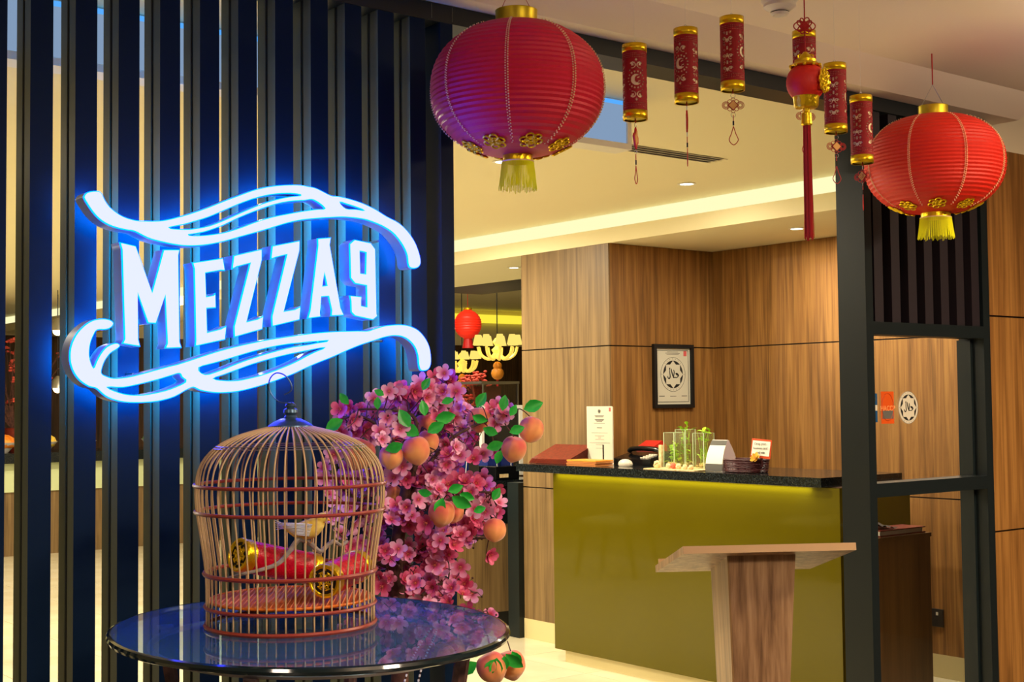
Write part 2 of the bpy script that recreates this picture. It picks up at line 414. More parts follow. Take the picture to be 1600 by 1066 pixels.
# wall to the right of the screen: veneer panels with dark joints
def panels(par, mt, axis, p, a0, a1, z0, z1, joints, out, gap=.0035, th=.012):
    zs = [z0]+joints+[z1]
    for k in range(len(zs)-1):
        lo = zs[k]+(gap if k else 0); hi = zs[k+1]-(gap if k < len(zs)-2 else 0)
        if axis == 'y': bb = MB().box(a0, a1, min(p, p-out*th), max(p, p-out*th), lo, hi)
        else: bb = MB().box(min(p, p-out*th), max(p, p-out*th), a0, a1, lo, hi)
        bb.build('panel', mt, par)
J = [.926, 1.769]
wo = box('wall_outer', M['black'], 4.677, 7, 3.003, 3.06, 0, 2.435, kind='structure')
panels(wo, M['wood'], 'y', 2.990, 4.679, 7, .10, 2.434, J, -1)
box('baseboard_outer', M['skirt'], 4.679, 7, 2.988, 3.003, 0, .10, kind='structure')
box('wall_outer', M['cream'], 4.677, 7, 2.996, 3.06, 2.4355, 2.60, kind='structure')

# alcove walls (side wall X = 6.107, back wall Y = 5.745, pillar face X = 5.24)
wr = box('wall_right', M['black'], 6.119, 6.2, 3.061, 5.76, 0, 2.45, kind='structure')
panels(wr, M['wood'], 'x', 6.107, 3.061, 5.745, .12, 2.361, J, -1)
box('baseboard_right', M['skirt'], 6.104, 6.119, 3.061, 5.745, 0, .12, kind='structure')
wb = box('wall_back', M['black'], 5.252, 6.2, 5.757, 6.55, 0, 2.45, kind='structure')
panels(wb, M['wood'], 'y', 5.745, 5.252, 6.107, .12, 2.361, J, -1)
panels(wb, M['woodp'], 'x', 5.240, 5.745, 6.55, .12, 2.361, J, -1)
box('baseboard_back', M['skirt'], 5.252, 6.107, 5.742, 5.757, 0, .12, kind='structure')
box('baseboard_pillar', M['skirt'], 5.237, 5.252, 5.742, 6.55, 0, .12, kind='structure')
box('trim_2', M['frame'], 5.20, 5.30, 6.552, 6.66, 0, .95, kind='structure')
box('wall_dining', M['cream'], 6.2, 16, 6.5, 6.56, 0, 2.9, kind='structure')

# reception ceiling, light cove, lowered soffit
box('ceiling', M['ceil2'], -3.5, 5.30, 3.0, 17, 2.53, 2.60, kind='structure')
box('trim_3', M['ceil2'], 5.24, 5.30, 3.06, 16.99, 2.362, 2.449, kind='structure')
box('ceiling', M['ceil2'], 5.301, 6.25, 3.06, 16.99, 2.3625, 2.42, kind='structure')
box('ceiling', M['black'], 6.251, 6.85, 6.57, 9.1, 2.36, 2.40, kind='structure')
box('cove_light', M['cove'], 5.255, 5.275, 3.07, 16.9, 2.4495, 2.5295, label='warm lit cove strip running along the ceiling edge above the reception', cat='light')
box('trim_4', M['cream'], 5.28, 5.31, 3.06, 16.99, 2.42, 2.60, kind='structure')
box('ceiling', M['ceil2'], 6.2, 16, 6.5, 17, 2.9, 2.96, kind='structure')
box('trim_5', M['cream'], 6.22, 6.25, 6.57, 17, 2.42, 2.9, kind='structure')
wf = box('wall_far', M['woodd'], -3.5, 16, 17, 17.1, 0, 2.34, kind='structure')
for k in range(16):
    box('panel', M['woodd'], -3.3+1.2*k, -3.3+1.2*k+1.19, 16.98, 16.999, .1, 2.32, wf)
box('wall_far', M['cream'], -3.5, 16, 17, 17.1, 2.341, 3.0, kind='structure')
box('cove_light', M['cove2'], 6.3, 15.9, 16.93, 16.98, 2.70, 2.83, label='yellow lit band high on the far dining room wall', cat='light')
box('wall_east', M['cream'], 16, 16.06, 6.5, 17, 0, 3, kind='structure')

# ================================================================== SLATTED SCREEN (plane y = 2.95)
scr = thing('slatted_screen', (1.5, 2.95, 0), 'tall dark navy screen of upright metal slats behind the lit sign', 'screen')
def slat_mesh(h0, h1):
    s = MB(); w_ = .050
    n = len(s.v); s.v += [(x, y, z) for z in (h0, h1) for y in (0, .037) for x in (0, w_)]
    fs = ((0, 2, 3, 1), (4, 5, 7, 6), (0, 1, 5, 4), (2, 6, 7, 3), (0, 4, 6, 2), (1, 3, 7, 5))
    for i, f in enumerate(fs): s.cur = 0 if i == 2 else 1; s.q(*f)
    return s.mesh('slat', [M['navy'], M['slatlit']])
def rear_mesh(h0, h1):
    s = MB(); s.box(0, .050, 0, .039, h0, h1); return s.mesh('rear_slat', M['slatlit'])
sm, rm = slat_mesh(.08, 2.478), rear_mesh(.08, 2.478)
gm = MB().box(.003, .047, 0, .014, .08, 2.478).mesh('gasket', M['black'])
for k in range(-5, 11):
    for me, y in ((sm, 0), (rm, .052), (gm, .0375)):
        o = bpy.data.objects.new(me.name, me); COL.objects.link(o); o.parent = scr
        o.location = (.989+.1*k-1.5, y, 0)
box('bottom_rail', M['frame'], .3, 2.086, 2.95, 3.06, 0, .08, scr)
box('end_post', M['navy'], 2.087, 2.128, 2.948, 3.07, 0, 2.4785, scr)
box('top_rail', M['frame'], .3, 4.677, 2.95, 3.07, 2.479, 2.5285, scr)
for xx in (2.06, 2.128): box('joint_line', M['slatlit'], xx, xx+.0012, 2.949, 2.951, 2.485, 2.525, scr)

# side light: posts, rails, slats above, glass
side = thing('window_1', (4.3, 2.95, 0), None, None, kind='structure')
box('post', M['frame'], 3.91, 3.951, 2.95, 3.07, 0, 2.478, side)
box('post', M['frame'], 4.633, 4.677, 2.95, 3.06, 0, 2.478, side)
box('post', M['frame'], 4.618, 4.632, 3.0, 3.06, 0, 1.672, side)
box('rail', M['frame'], 3.951, 4.633, 2.95, 3.03, 1.676, 1.722, side)
box('rail', M['frame'], 3.951, 4.633, 2.95, 3.03, 1.101, 1.150, side)
box('rail', M['frame'], 3.951, 4.633, 2.95, 3.03, 0, .08, side)
box('backing', M['black'], 3.951, 4.633, 3.02, 3.03, 1.722, 2.478, side)
ts = MB(); ts.box(0, .050, 0, .037, 1.7225, 2.478); tsm = ts.mesh('slat', mat('plum_black_paint', S(30, 24, 32), .5))
for k in range(7):
    if 3.975+.1*k+.05 > 4.632: break
    o = bpy.data.objects.new('slat', tsm); COL.objects.link(o); o.parent = side; o.location = (3.975+.1*k-4.3, .01, 0)
box('glass_pane', M['winglass'], 3.951, 4.633, 3.031, 3.035, .08, 1.1755, side)
box('glass_pane', M['winglass'], 3.951, 4.633, 3.031, 3.035, 1.1765, 1.70, side)

# ================================================================== NEON SIGN
SY = 2.86                                       # front plane of the letters
def P(zoom, pts):
    (ox, oy), s = zoom; return [(ox+x/s, oy+y/s) for x, y in pts]
ZA, ZB, ZC = ((110, 280), 8), ((300, 270), 8), ((480, 280), 6.66)
ZD, ZE, ZF = ((90, 490), 7.105), ((280, 490), 7.105), ((480, 490), 7.619)
ZG, ZH = ((170, 360), 5.33), ((350, 350), 5.328)
def onsign(px):
    return [(q.x, q.z) for q in (at(x, y, 1, SY) for x, y in px)]
def smooth2(px, k=3):                            # round the traced outline
    return [(v.x, v.y) for v in catmull([(x, y, 0) for x, y in px], k, True)]
up_outer = P(ZA, [(170, 210), (200, 170), (260, 150), (350, 150), (395, 185), (430, 260), (490, 345), (580, 420), (680, 475), (800, 510), (900, 520), (1100, 520), (1250, 495), (1420, 450)]) + \
    P(ZB, [(0, 500), (200, 430), (400, 350), (600, 275), (800, 205), (1000, 165), (1200, 150), (1350, 152), (1450, 170)]) + \
    P(ZC, [(80, 90), (150, 122), (245, 170), (320, 178), (420, 200), (560, 245), (700, 310), (820, 385), (950, 455), (1040, 540), (1110, 640), (1150, 730), (1175, 820), (1178, 880), (1150, 920), (1100, 932), (1055, 905), (1040, 800), (1010, 720), (960, 640), (890, 560), (800, 500), (700, 455), (590, 420), (430, 400), (320, 398), (150, 408)]) + \
    P(ZB, [(1400, 590), (1200, 630), (1000, 690), (800, 750), (600, 805), (400, 862), (200, 902), (0, 918)]) + \
    P(ZA, [(1350, 828), (1150, 790), (1000, 750), (900, 705), (800, 655), (680, 635), (560, 605), (450, 560), (350, 490), (270, 400), (210, 310), (170, 240)])
up_h = [P(ZA, [(1240, 608), (1420, 570)]) + P(ZB, [(0, 622), (200, 560), (400, 475), (600, 390), (800, 320), (1000, 275), (1180, 262), (1300, 268), (1355, 283), (1200, 300), (1000, 345), (800, 415), (600, 500), (400, 590), (200, 665), (0, 700)]) + P(ZA, [(1450, 625), (1330, 622)]),
        P(ZA, [(1480, 700)]) + P(ZB, [(0, 772), (150, 745), (300, 695), (400, 655), (600, 560), (800, 480), (1000, 410), (1200, 365), (1400, 350), (1520, 343)]) + P(ZC, [(180, 302), (100, 312)]) + P(ZB, [(1400, 475), (1200, 510), (1000, 550), (800, 610), (600, 685), (400, 745), (200, 775), (60, 785)]),
        P(ZC, [(340, 243), (420, 265), (500, 290), (588, 325), (500, 312), (400, 305)])]
lo_outer = P(ZD, [(620, 105), (600, 150), (540, 180), (440, 185), (400, 240), (365, 330), (352, 440), (365, 530), (398, 600), (430, 530), (480, 440), (540, 370), (620, 330), (670, 330), (692, 360), (660, 395), (590, 440), (540, 500), (505, 570), (487, 660), (540, 695), (620, 715), (760, 705), (900, 675), (1100, 620), (1250, 580)]) + \
    P(ZE, [(0, 555), (200, 490), (400, 425), (600, 370), (800, 325), (1000, 285), (1200, 255)]) + \
    P(ZF, [(0, 240), (200, 220), (400, 210), (600, 205), (720, 205), (800, 180), (900, 150), (1000, 135), (1120, 132), (1220, 150), (1320, 200), (1400, 290), (1450, 390), (1470, 500), (1470, 600), (1440, 665), (1385, 685), (1345, 670), (1325, 600), (1315, 500), (1280, 400), (1210, 320), (1120, 275), (1010, 268), (900, 290), (780, 330), (640, 375), (480, 440), (300, 520), (150, 580)]) + \
    P(ZE, [(1421, 600), (1250, 680), (1050, 755), (850, 820), (650, 868), (450, 885), (300, 870), (220, 850), (155, 822), (80, 850)]) + \
    P(ZD, [(1300, 925), (1150, 970), (1000, 990), (800, 993), (650, 970), (530, 920), (430, 835), (350, 815), (250, 750), (180, 660), (140, 550), (135, 430), (160, 320), (220, 210), (310, 120), (400, 70), (500, 55), (580, 70)])
lo_h = [P(ZD, [(555, 822), (720, 825), (900, 790), (1100, 740), (1250, 695)]) + P(ZE, [(0, 668), (30, 710), (68, 758)]) + P(ZD, [(1250, 835), (1100, 875), (950, 900), (800, 900), (680, 875)]),
        P(ZE, [(215, 605), (400, 550), (600, 490), (800, 430), (1000, 380), (1200, 345), (1350, 330)]) + P(ZF, [(0, 345), (130, 335), (260, 325), (130, 345)]) + P(ZE, [(1421, 345), (1250, 370), (1050, 420), (850, 480), (650, 550), (450, 630), (285, 675)]),
        P(ZE, [(385, 722), (500, 680), (650, 625), (800, 570), (1000, 510), (1200, 460)]) + P(ZF, [(0, 445), (200, 408), (100, 450)]) + P(ZE, [(1421, 465), (1300, 530), (1150, 595), (950, 670), (800, 710), (650, 740), (500, 742)])]
LET = [('M', [P(ZG, [(90, 98), (225, 130), (360, 515), (455, 160), (590, 160), (580, 210), (590, 930), (607, 980), (467, 985), (485, 940), (470, 540), (392, 778), (325, 775), (240, 520), (247, 910), (262, 970), (110, 945), (130, 905), (108, 160)])]),
       ('E', [P(ZG, [(695, 268), (950, 230), (968, 338), (935, 335), (805, 358), (812, 550), (870, 540), (888, 522), (892, 648), (815, 652), (820, 848), (930, 820), (980, 795), (968, 912), (718, 968), (722, 920), (710, 320)])]),
       ('Z', [P(ZH, [(80, 262), (315, 208), (315, 300), (190, 812), (280, 790), (328, 765), (318, 878), (85, 945), (82, 855), (215, 330), (100, 360), (65, 380)])]),
       ('Z', [P(ZH, [(400, 182), (630, 138), (627, 225), (500, 725), (590, 710), (638, 685), (628, 800), (400, 855), (397, 770), (520, 258), (430, 280), (388, 295)])]),
       ('A', [P(ZH, [(778, 120), (890, 112), (880, 175), (970, 700), (998, 762), (890, 768), (895, 720), (870, 605), (810, 610), (800, 740), (803, 775), (695, 790), (715, 720), (780, 180)]), P(ZH, [(835, 400), (855, 510), (820, 515)])]),
       ('9', [P(ZH, [(1085, 130), (1220, 158), (1258, 210), (1270, 750), (1275, 770), (1238, 800), (1090, 768), (1058, 735), (1055, 640), (1045, 595), (1145, 605), (1142, 640), (1142, 680), (1188, 690), (1185, 515), (1090, 498), (1052, 450), (1045, 165)]), P(ZH, [(1130, 228), (1182, 240), (1178, 415), (1135, 410)])])]
# closed outline -> dense outline; offset inwards for the luminous face
def offset_in(pl, d):
    n = len(pl); out = []
    A = sum(pl[i][0]*pl[(i+1) % n][1]-pl[(i+1) % n][0]*pl[i][1] for i in range(n))
    sg = 1 if A > 0 else -1
    for i in range(n):
        p0, p1, p2 = Vector(pl[i-1]), Vector(pl[i]), Vector(pl[(i+1) % n])
        a = (p1-p0); b_ = (p2-p1)
        if a.length < 1e-7 or b_.length < 1e-7: out.append(tuple(p1)); continue
        a.normalize(); b_.normalize(); na = Vector((-a.y, a.x))*sg; nb = Vector((-b_.y, b_.x))*sg
        h = na+nb
        if h.length < .2: h = na
        h.normalize(); k = max(.45, h.dot(na)); out.append(tuple(p1+h*d/k))
    return out
SGN = at(395, 460, 1, SY)
def signpiece(name, polys, label, rounded):
    root = thing(name, (onsign(polys[0])[0][0], SY, SGN.z), label, 'sign', 'lit letters and swirls of the sign')
    W = []
    for i, pl in enumerate(polys):
        q = onsign(pl)
        if rounded: q = smooth2(q, 3)
        W.append(q)
    face = [offset_in(W[0], .0022)] + [offset_in(h, -.0022) for h in W[1:]]
    addmesh('letter_can', poly2d('letter_can', W, M['sign_can'], lambda a, b, h: Vector((a, SY+.0272+h, b)), .0228), root)
    addmesh('rim_light', poly2d('rim_light', W, M['ring_blue'], lambda a, b, h: Vector((a, SY+.002+h, b)), .0022), root)
    addmesh('lit_face', poly2d('lit_face', face, M['sign_face'], lambda a, b, h: Vector((a, SY-.0015+h, b)), .0012), root)
    back = [offset_in(W[0], .003)] + [offset_in(h, -.003) for h in W[1:]]
    addmesh('back_light', poly2d('back_light', back, M['sign_back'], lambda a, b, h: Vector((a, SY+.0515+h, b)), .0012), root)
    # two stand-off pins to the slats
    for k in (.25, .6):
        p = W[0][int(len(W[0])*k)]; c = Vector((sum(a for a, _ in W[0])/len(W[0]), 0, sum(b for _, b in W[0])/len(W[0])))
        q = Vector((p[0], 0, p[1])).lerp(c, .08)
        MB().cyl((q.x, SY+.05, q.z), .003, .039, 8, (0, 1, 0)).build('pin', M['steel'], root)
    return root
signpiece('lit_swirl', [up_outer]+up_h, 'glowing white ribbon swirl arching over the lettering', True)
signpiece('lit_swirl', [lo_outer]+lo_h, 'glowing white ribbon swirl curling beneath the lettering', True)
names = {'M': 'glowing white letter M that starts the sign', 'E': 'glowing white letter E after the large M', 'A': 'glowing white letter A before the 9', '9': 'glowing white figure 9 that ends the sign'}
zi = 0
for ch, pl in LET:
    if ch == 'Z':
        lab = ['glowing white letter Z just right of the E', 'glowing white letter Z just left of the A'][zi]; zi += 1
    else: lab = names[ch]
    signpiece('lit_letter' if ch != '9' else 'lit_numeral', pl, lab, False)

# ================================================================== OVAL GLASS TABLE
TC = Vector((1.291, 2.271, 0)); TZ = 1.03; _md = Vector((-.125, -.992, 0)); _mn = Vector((.992, -.125, 0))
def ell(t, s=1, z=0): return TC + _md*(.426*s*cos(t)) + _mn*(.357*s*sin(t)) + Vector((0, 0, z))
tab = thing('oval_table', (TC.x, TC.y, 0), 'oval glass-topped table with dark edge under the bird cage', 'table')
mb = MB(); NS = 96
for z, fl_ in ((TZ, 0), (TZ-.012, 1)):
    n = len(mb.v); mb.v.append(tuple(TC+Vector((0, 0, z)))); mb.v += [tuple(ell(2*pi*i/NS, 1, z)) for i in range(NS)]
    for i in range(NS):
        a, b_ = n+1+i, n+1+(i+1) % NS
        mb.q(n, a, b_) if not fl_ else mb.q(n, b_, a)
mb.build('glass_top', M['tabletop'], tab)
# make sure both faces point outwards
for o in tab.children:
    bm = bmesh.new(); bm.from_mesh(o.data)
    for f in bm.faces:
        f.normal_update()
        if (f.normal.z > 0) != (f.calc_center_median().z > TZ-.006-0): f.normal_flip()
    bm.to_mesh(o.data); bm.free()
mb = MB(); mb.tube([ell(2*pi*i/NS, 1.0, TZ-.0065) for i in range(NS)], .0072, 8, closed=True)
mb.build('glass_edge', mat('bottle_green_edge', S(16, 30, 34), .08), tab, True)
mb = MB(); mb.tube([ell(2*pi*i/NS, .80, TZ-.030) for i in range(NS)], .006, 6, closed=True)
mb.build('support_ring', M['steel'], tab, True)
for k in range(4):
    p = ell(pi/4+k*pi/2, .80, TZ-.013)
    MB().lathe([(.016, 0), (.016, -.004), (.009, -.008), (.009, -.013)], p, 16, None, True, True).build('pad', M['steel'], tab, True)
    q = [ell(pi/4+k*pi/2, .80, TZ-.035), ell(pi/4+k*pi/2, .72, .85), ell(pi/4+k*pi/2, .42, .5), ell(pi/4+k*pi/2, .5, .2), ell(pi/4+k*pi/2, .72, .012)]
    MB().tube(catmull(q, 8), [.014]*33, 8).build('leg', M['bark'], tab, True)
MB().tube([ell(2*pi*i/48, .44, .5) for i in range(48)], .010, 8, closed=True).build('brace_ring', M['bark'], tab, True)

# ================================================================== BIRD CAGE
CC = Vector((1.277, 2.312, TZ))
cage = thing('bird_cage', CC, 'round domed cane bird cage standing on the glass table', 'bird cage')
prof = [(.1585, .004), (.1585, .05), (.1595, .10), (.166, .15), (.174, .20), (.1785, .235), (.1785, .268), (.173, .298), (.161, .320), (.143, .338), (.120, .352), (.093, .363), (.064, .371), (.040, .377)]
pp = catmull([(r, 0, z) for r, z in prof], 2)
rodm = MB().tube([(v.x, 0, v.z) for v in pp], .0017, 5).mesh('rod', M['cane'], True)
NR = 58
for i in range(NR):
    o = bpy.data.objects.new('rod', rodm); COL.objects.link(o); o.parent = cage; o.rotation_euler = (0, 0, 2*pi*i/NR+.03)
def ring(z, r, rad, mt, nm='hoop', par=cage, c=CC, fl=1):
    return MB().tube([c+Vector((r*cos(2*pi*i/64), r*sin(2*pi*i/64), z)) for i in range(64)], rad, 6, closed=True, flat=fl).build(nm, mt, par, True)
for z, r, rad in ((.004, .1605, .0042), (.040, .1610, .0036), (.102, .1625, .0042), (.218, .1795, .0036), (.268, .1815, .0036)):
    ring(z, r, rad, M['canered'])
ring(.337, .1445, .0012, M['steel'], 'wire_hoop'); ring(.341, .1400, .0012, M['steel'], 'wire_hoop')
MB().lathe([(.001, .395), (.020, .392), (.034, .385), (.043, .379), (.044, .375), (.03, .374)], CC, 40, None, True).build('cap', M['blueiron'], cage, True)
MB().lathe([(.010, .388), (.013, .395), (.010, .399), (.014, .404), (.013, .410), (.008, .413), (.011, .417), (.009, .421), (.004, .424)], CC, 20, None, True, True).build('finial', M['blueiron'], cage, True)
dC = (CC-EYE).dot(FW)
hk = [dep(x, y, dC) for x, y in ((454, 634), (450, 630), (436, 628), (424, 616), (420, 602), (423, 590), (432, 583), (444, 586), (453, 596), (456, 607), (452, 613), (444, 617))]
hk[0] = CC+Vector((0, 0, .422))
MB().tube(catmull(hk, 4), .0014, 6).build('hook', M['blueiron'], cage, True)
tray = MB()
for k in range(34):
    x = -.150+.30*k/33; h = sqrt(max(0, .153**2-x*x))
    a = radians(-35)
    p0 = Vector((x, -h, .052)); p1 = Vector((x, h if x > -.06 or k % 2 else h, .052)); rot = Matrix.Rotation(a, 3, 'Z')
    tray.tube([CC+rot @ p0, CC+rot @ p1], .0014, 4)
tray.build('tray_rods', mat('tray_cane', S(216, 130, 84), .4), cage)
MB().lathe([(.0005, .0475), (.152, .0475), (.152, .0500), (.0005, .0500)], CC, 48).build('tray', mat('orange_tray', S(214, 112, 34), .3), cage)
ring(.050, .1525, .003, M['tray'], 'tray_rim')

# ---------------------------------------------------------------- punched velvet tube lantern
RB, HB = .0315, .155
def curl(x, y, cx, cy, r, f=1):
    dx, dy = (x-cx)*f, y-cy; rho = sqrt(dx*dx+dy*dy)
    if rho < r*.32: return True
    th = (atan2(dy, dx)/(2*pi)) % 1
    return .05 < th < .80 and abs(rho-r*(.45+.6*th)) < r*(.26-.22*th)
def hole(x, y):                                # millimetres; x round the tube, y up from the middle
    H2 = HB*500
    X0_, Y0_ = x, y
    e = H2-abs(y)
    if 5 < e < 19:
        a, b_ = (x+y)/4.6, (x-y)/4.6
        fa, fb = a-math.floor(a), b_-math.floor(b_)
        return abs(fa-.5) < .27 and abs(fb-.5) < .27 and (math.floor(a)+math.floor(b_)) % 2 == 0
    if e <= 19: return False
    W = 2*pi*RB*1000/4; k = int(x//W); u = ((x % W)-W/2)/1.22; y = y/1.22
    if k % 2 == 0:
        rho = sqrt(u*u+y*y); th = atan2(y, u)
        if rho < 12 and sqrt((u-5)**2+(y-1)**2) > 8.5: return True
        if abs(rho-17.5) < 1.7 and abs(((th*8/pi) % 1)-.5) < .26: return True
        for qx, qy in ((5, 5), (7, -3), (2, -7)):
            if abs(u-qx) < 2.6 and abs(y-qy-(u-qx)*.3) < 1.2: return True
        for cy in (32, -32):
            for sx in (1, -1):
                if curl(u, (y-cy)*(1 if cy > 0 else -1), 8*sx, 0, 8.0, sx): return True
            if abs(u)+abs(y-cy*1.32) < 3.2: return True
        for qx in (-14, 14):
            for qy in (-20, 20):
                if (u-qx)**2+(y-qy)**2 < 2.6: return True
    else:
        for cx, f in ((-8, -1), (8, 1)):
            for cy in (42, 27, 15, 3, -11, -24, -38):
                if curl(u, y-cy, cx, 0, 6.8 if cy in (27, -11, -38) else 3.6, f): return True
        if abs(u) < 1.5 and int((y+60)//8) % 2 == 0: return True
    return False
def velvet_mesh():
    s = MB(); nu, nv = 132, 128; base = 0
    for j in range(nv+1):
        z = -HB/2+HB*j/nv
        for i in range(nu):
            a = 2*pi*i/nu; s.v.append((RB*cos(a), RB*sin(a), z))
    for j in range(nv):
        for i in range(nu):
            x = (i+.5)/nu*2*pi*RB*1000; y = ((j+.5)/nv-.5)*HB*1000
            if hole(x, y): continue
            s.q(j*nu+i, j*nu+(i+1) % nu, (j+1)*nu+(i+1) % nu, (j+1)*nu+i)
    return s.mesh('velvet_tube', M['velvet'], True)
VM = velvet_mesh()
LM = MB().lathe([(RB-.0022, -HB/2), (RB-.0022, HB/2)], n=32).mesh('lining', M['lining'], True)
def band(z0, z1): return MB().lathe([(RB-.003, z0), (RB+.0006, z0), (RB+.0009, (z0+z1)/2), (RB+.0006, z1), (RB-.003, z1)], n=40).mesh('gold_band', M['gold'], True)
BT, BB = band(HB/2-.0005, HB/2+.020), band(-HB/2-.022, -HB/2+.0005)
DISK = MB().lathe([(RB-.003, -HB/2-.018), (.001, -HB/2-.018)], n=32).mesh('inner_disc', M['goldp'])
def endcap():
    s = MB(); s.lathe([(.0005, 0), (RB-.003, 0)], n=32); return s
HOOK = MB().tube([(.006*cos(a*pi/8), 0, HB/2+.024+.008*sin(a*pi/8)) for a in range(0, 17)], .0006, 5, closed=False).mesh('wire_hook', M['steel'])
def hang_ring(c, r, par, nm='wire_ring', mt=None, rad=.0006, ax=0):
    pts = [Vector(c)+Vector((r*cos(2*pi*i/20)*cos(ax), r*cos(2*pi*i/20)*sin(ax), r*sin(2*pi*i/20))) for i in range(20)]
    return MB().tube(pts, rad, 5, closed=True).build(nm, mt or M['steel'], par, True)
def cord_loop(c, par, L=.05, w=.011, ax=0):
    c = Vector(c); A = Vector((cos(ax), sin(ax), 0))
    pts = [c, c-Vector((0, 0, L*.4))+A*w*.5, c-Vector((0, 0, L*.75))+A*w, c-Vector((0, 0, L))+A*0, c-Vector((0, 0, L*.75))-A*w, c-Vector((0, 0, L*.4))-A*w*.5, c]
    MB().tube(catmull(pts, 6), .0012, 5).build('cord_loop', M['redcord'], par, True)
    MB().cyl(c+Vector((0, 0, .002)), .0022, .012, 8).build('bead', M['blackgloss'], par)
    MB().tube([c+Vector((0, 0, .014)), c+Vector((0, 0, .030))], .0012, 5).build('cord', M['redcord'], par)
def plaque_diamond(c, par, ax, s=.012, wings=True):
    c = Vector(c); A = Vector((cos(ax), sin(ax), 0)); Z = Vector((0, 0, 1)); D = A.cross(Z)
    MB().prism([c+A*s*1.25+D*.002, c+Z*s*1.25+D*.002, c-A*s*1.25+D*.002, c-Z*s*1.25+D*.002], -D*.004).build('diamond', M['velvet'], par)
    g = MB(); g.prism([c+A*s+D*.0032, c+Z*s+D*.0032, c-A*s+D*.0032, c-Z*s+D*.0032], -D*.0064); g.build('gold_plate', M['goldcut'], par)
    g = MB()
    for k in range(5):
        a = k*2*pi/5; g.tube([c-D*.0037*1+(A*cos(t)+Z*sin(t))*.0028+(A*cos(a)+Z*sin(a))*s*.42 for t in [2*pi*q/10 for q in range(10)]], .0005, 4, closed=True)
    g.build('filigree', M['velvet'], par)
    if wings:
        kn = MB()
        for sx in (1, -1):
            for r in (.010, .0072, .0045):
                cc = c+A*sx*(s+.007)
                kn.tube([cc+(A*cos(2*pi*q/18)+Z*sin(2*pi*q/18))*r for q in range(18)], .00085, 5, closed=True)
            for sz in (1, -1):
                cc = c+A*sx*s*.75+Z*sz*s*.75
                kn.tube([cc+(A*cos(2*pi*q/14)+Z*sin(2*pi*q/14))*.006 for q in range(14)], .00085, 5, closed=True)
        for sz in (1, -1):
            cc = c+Z*sz*(s+.003); kn.tube([cc+(A*cos(2*pi*q/14)+Z*sin(2*pi*q/14))*.005 for q in range(14)], .00085, 5, closed=True)
        kn.build('knot', M['redcord'], par, True)
def tube_lantern(top, rot, label, pend, ax):
    """top = hook point; the tube hangs straight down from it"""
    c = Vector(top)-Vector((0, 0, HB/2+.026))
    r = thing('tube_lantern', c, label, 'lantern', 'red velvet tube lanterns hanging in an arch')
    for me in (VM, LM, BT, BB, HOOK, DISK):
        o = bpy.data.objects.new(me.name, me); COL.objects.link(o); o.parent = r
        if me is VM: o.rotation_euler = (0, 0, rot)
    ORG[r.name] = c
    MB().tube([c+Vector((0, 0, HB/2+.033)), Vector((c.x, c.y, ceil_z(c.y)))], .0004, 4).build('hanging_thread', M['white'], r)
    b0 = c-Vector((0, 0, HB/2+.012))
    MB().tube([b0, b0-Vector((0, 0, .018))], .0016, 6).build('cord', M['redcord'], r)
    z = b0-Vector((0, 0, .023))
    hang_ring(z, .006, r, ax=ax)
    if pend == 'fish':
        q = z-Vector((0, 0, .034)); A = Vector((cos(ax), sin(ax), 0)); D = A.cross(Vector((0, 0, 1)))
        out = [(0, .028), (.006, .018), (.008, .006), (.012, .002), (.012, -.012), (.007, -.018), (.002, -.030), (-.006, -.020), (-.010, -.006), (-.013, .004), (-.010, .012), (-.006, .010)]
        MB().prism([q+A*x+Vector((0, 0, y))+D*.0022 for x, y in out], -D*.0044).build('plaque', M['redplastic'], r)
        MB().prism([q+A*x*.6+Vector((0, 0, y*.7))+D*.003 for x, y in out], -D*.006).build('gold_plate', M['goldcut'], r)
        z2 = q-Vector((0, 0, .036)); hang_ring(z2, .006, r, ax=ax)
        cord_loop(z2-Vector((0, 0, .036)), r, .048, .008, ax)
    elif pend == 'knot':
        q = z-Vector((0, 0, .026)); plaque_diamond(q, r, ax)
        z2 = q-Vector((0, 0, .026)); hang_ring(z2, .006, r, ax=ax)
        cord_loop(z2-Vector((0, 0, .030)), r, .050, .012, ax)
    else:
        q = z-Vector((0, 0, .024)); plaque_diamond(q, r, ax+1.0, .013, True)
        z2 = q-Vector((0, 0, .024)); hang_ring(z2, .005, r, ax=ax)
        cord_loop(z2-Vector((0, 0, .030)), r, .045, .008, ax)
    return r
def ceil_z(y): return 2.60 if y < 2.76 else 2.60-(y-2.76)/.12*.07
# hook tops read off the photograph, forward distance of each
VA = -YAW
for (x, y, d, lab, pend, ax, rot) in [
        (991, 68, 3.52, 'red velvet tube lantern nearest the big lit lantern, red carved charm below', 'fish', VA+1.0, 3.3),
        (1071, 43, 3.56, 'second red tube lantern from the left, its charm seen edge-on', 'fish', VA+1.5, 2.6),
        (1143, 25, 3.60, 'highest red tube lantern, with a red knot and gold diamond below', 'knot', VA, 1.1),
        (1256, 47, 3.72, 'red tube lantern half hidden behind the small round lantern', 'knot', VA+.3, .6),
        (1304, 98, 3.84, 'red tube lantern just right of the small round lantern', 'knot', VA+.2, 1.3),
        (1345, 148, 3.92, 'lowest red tube lantern, beside the right big lantern', 'card', VA+1.2, 1.0)]:
    tube_lantern(dep(x, y-1, d), rot, lab, pend, ax)

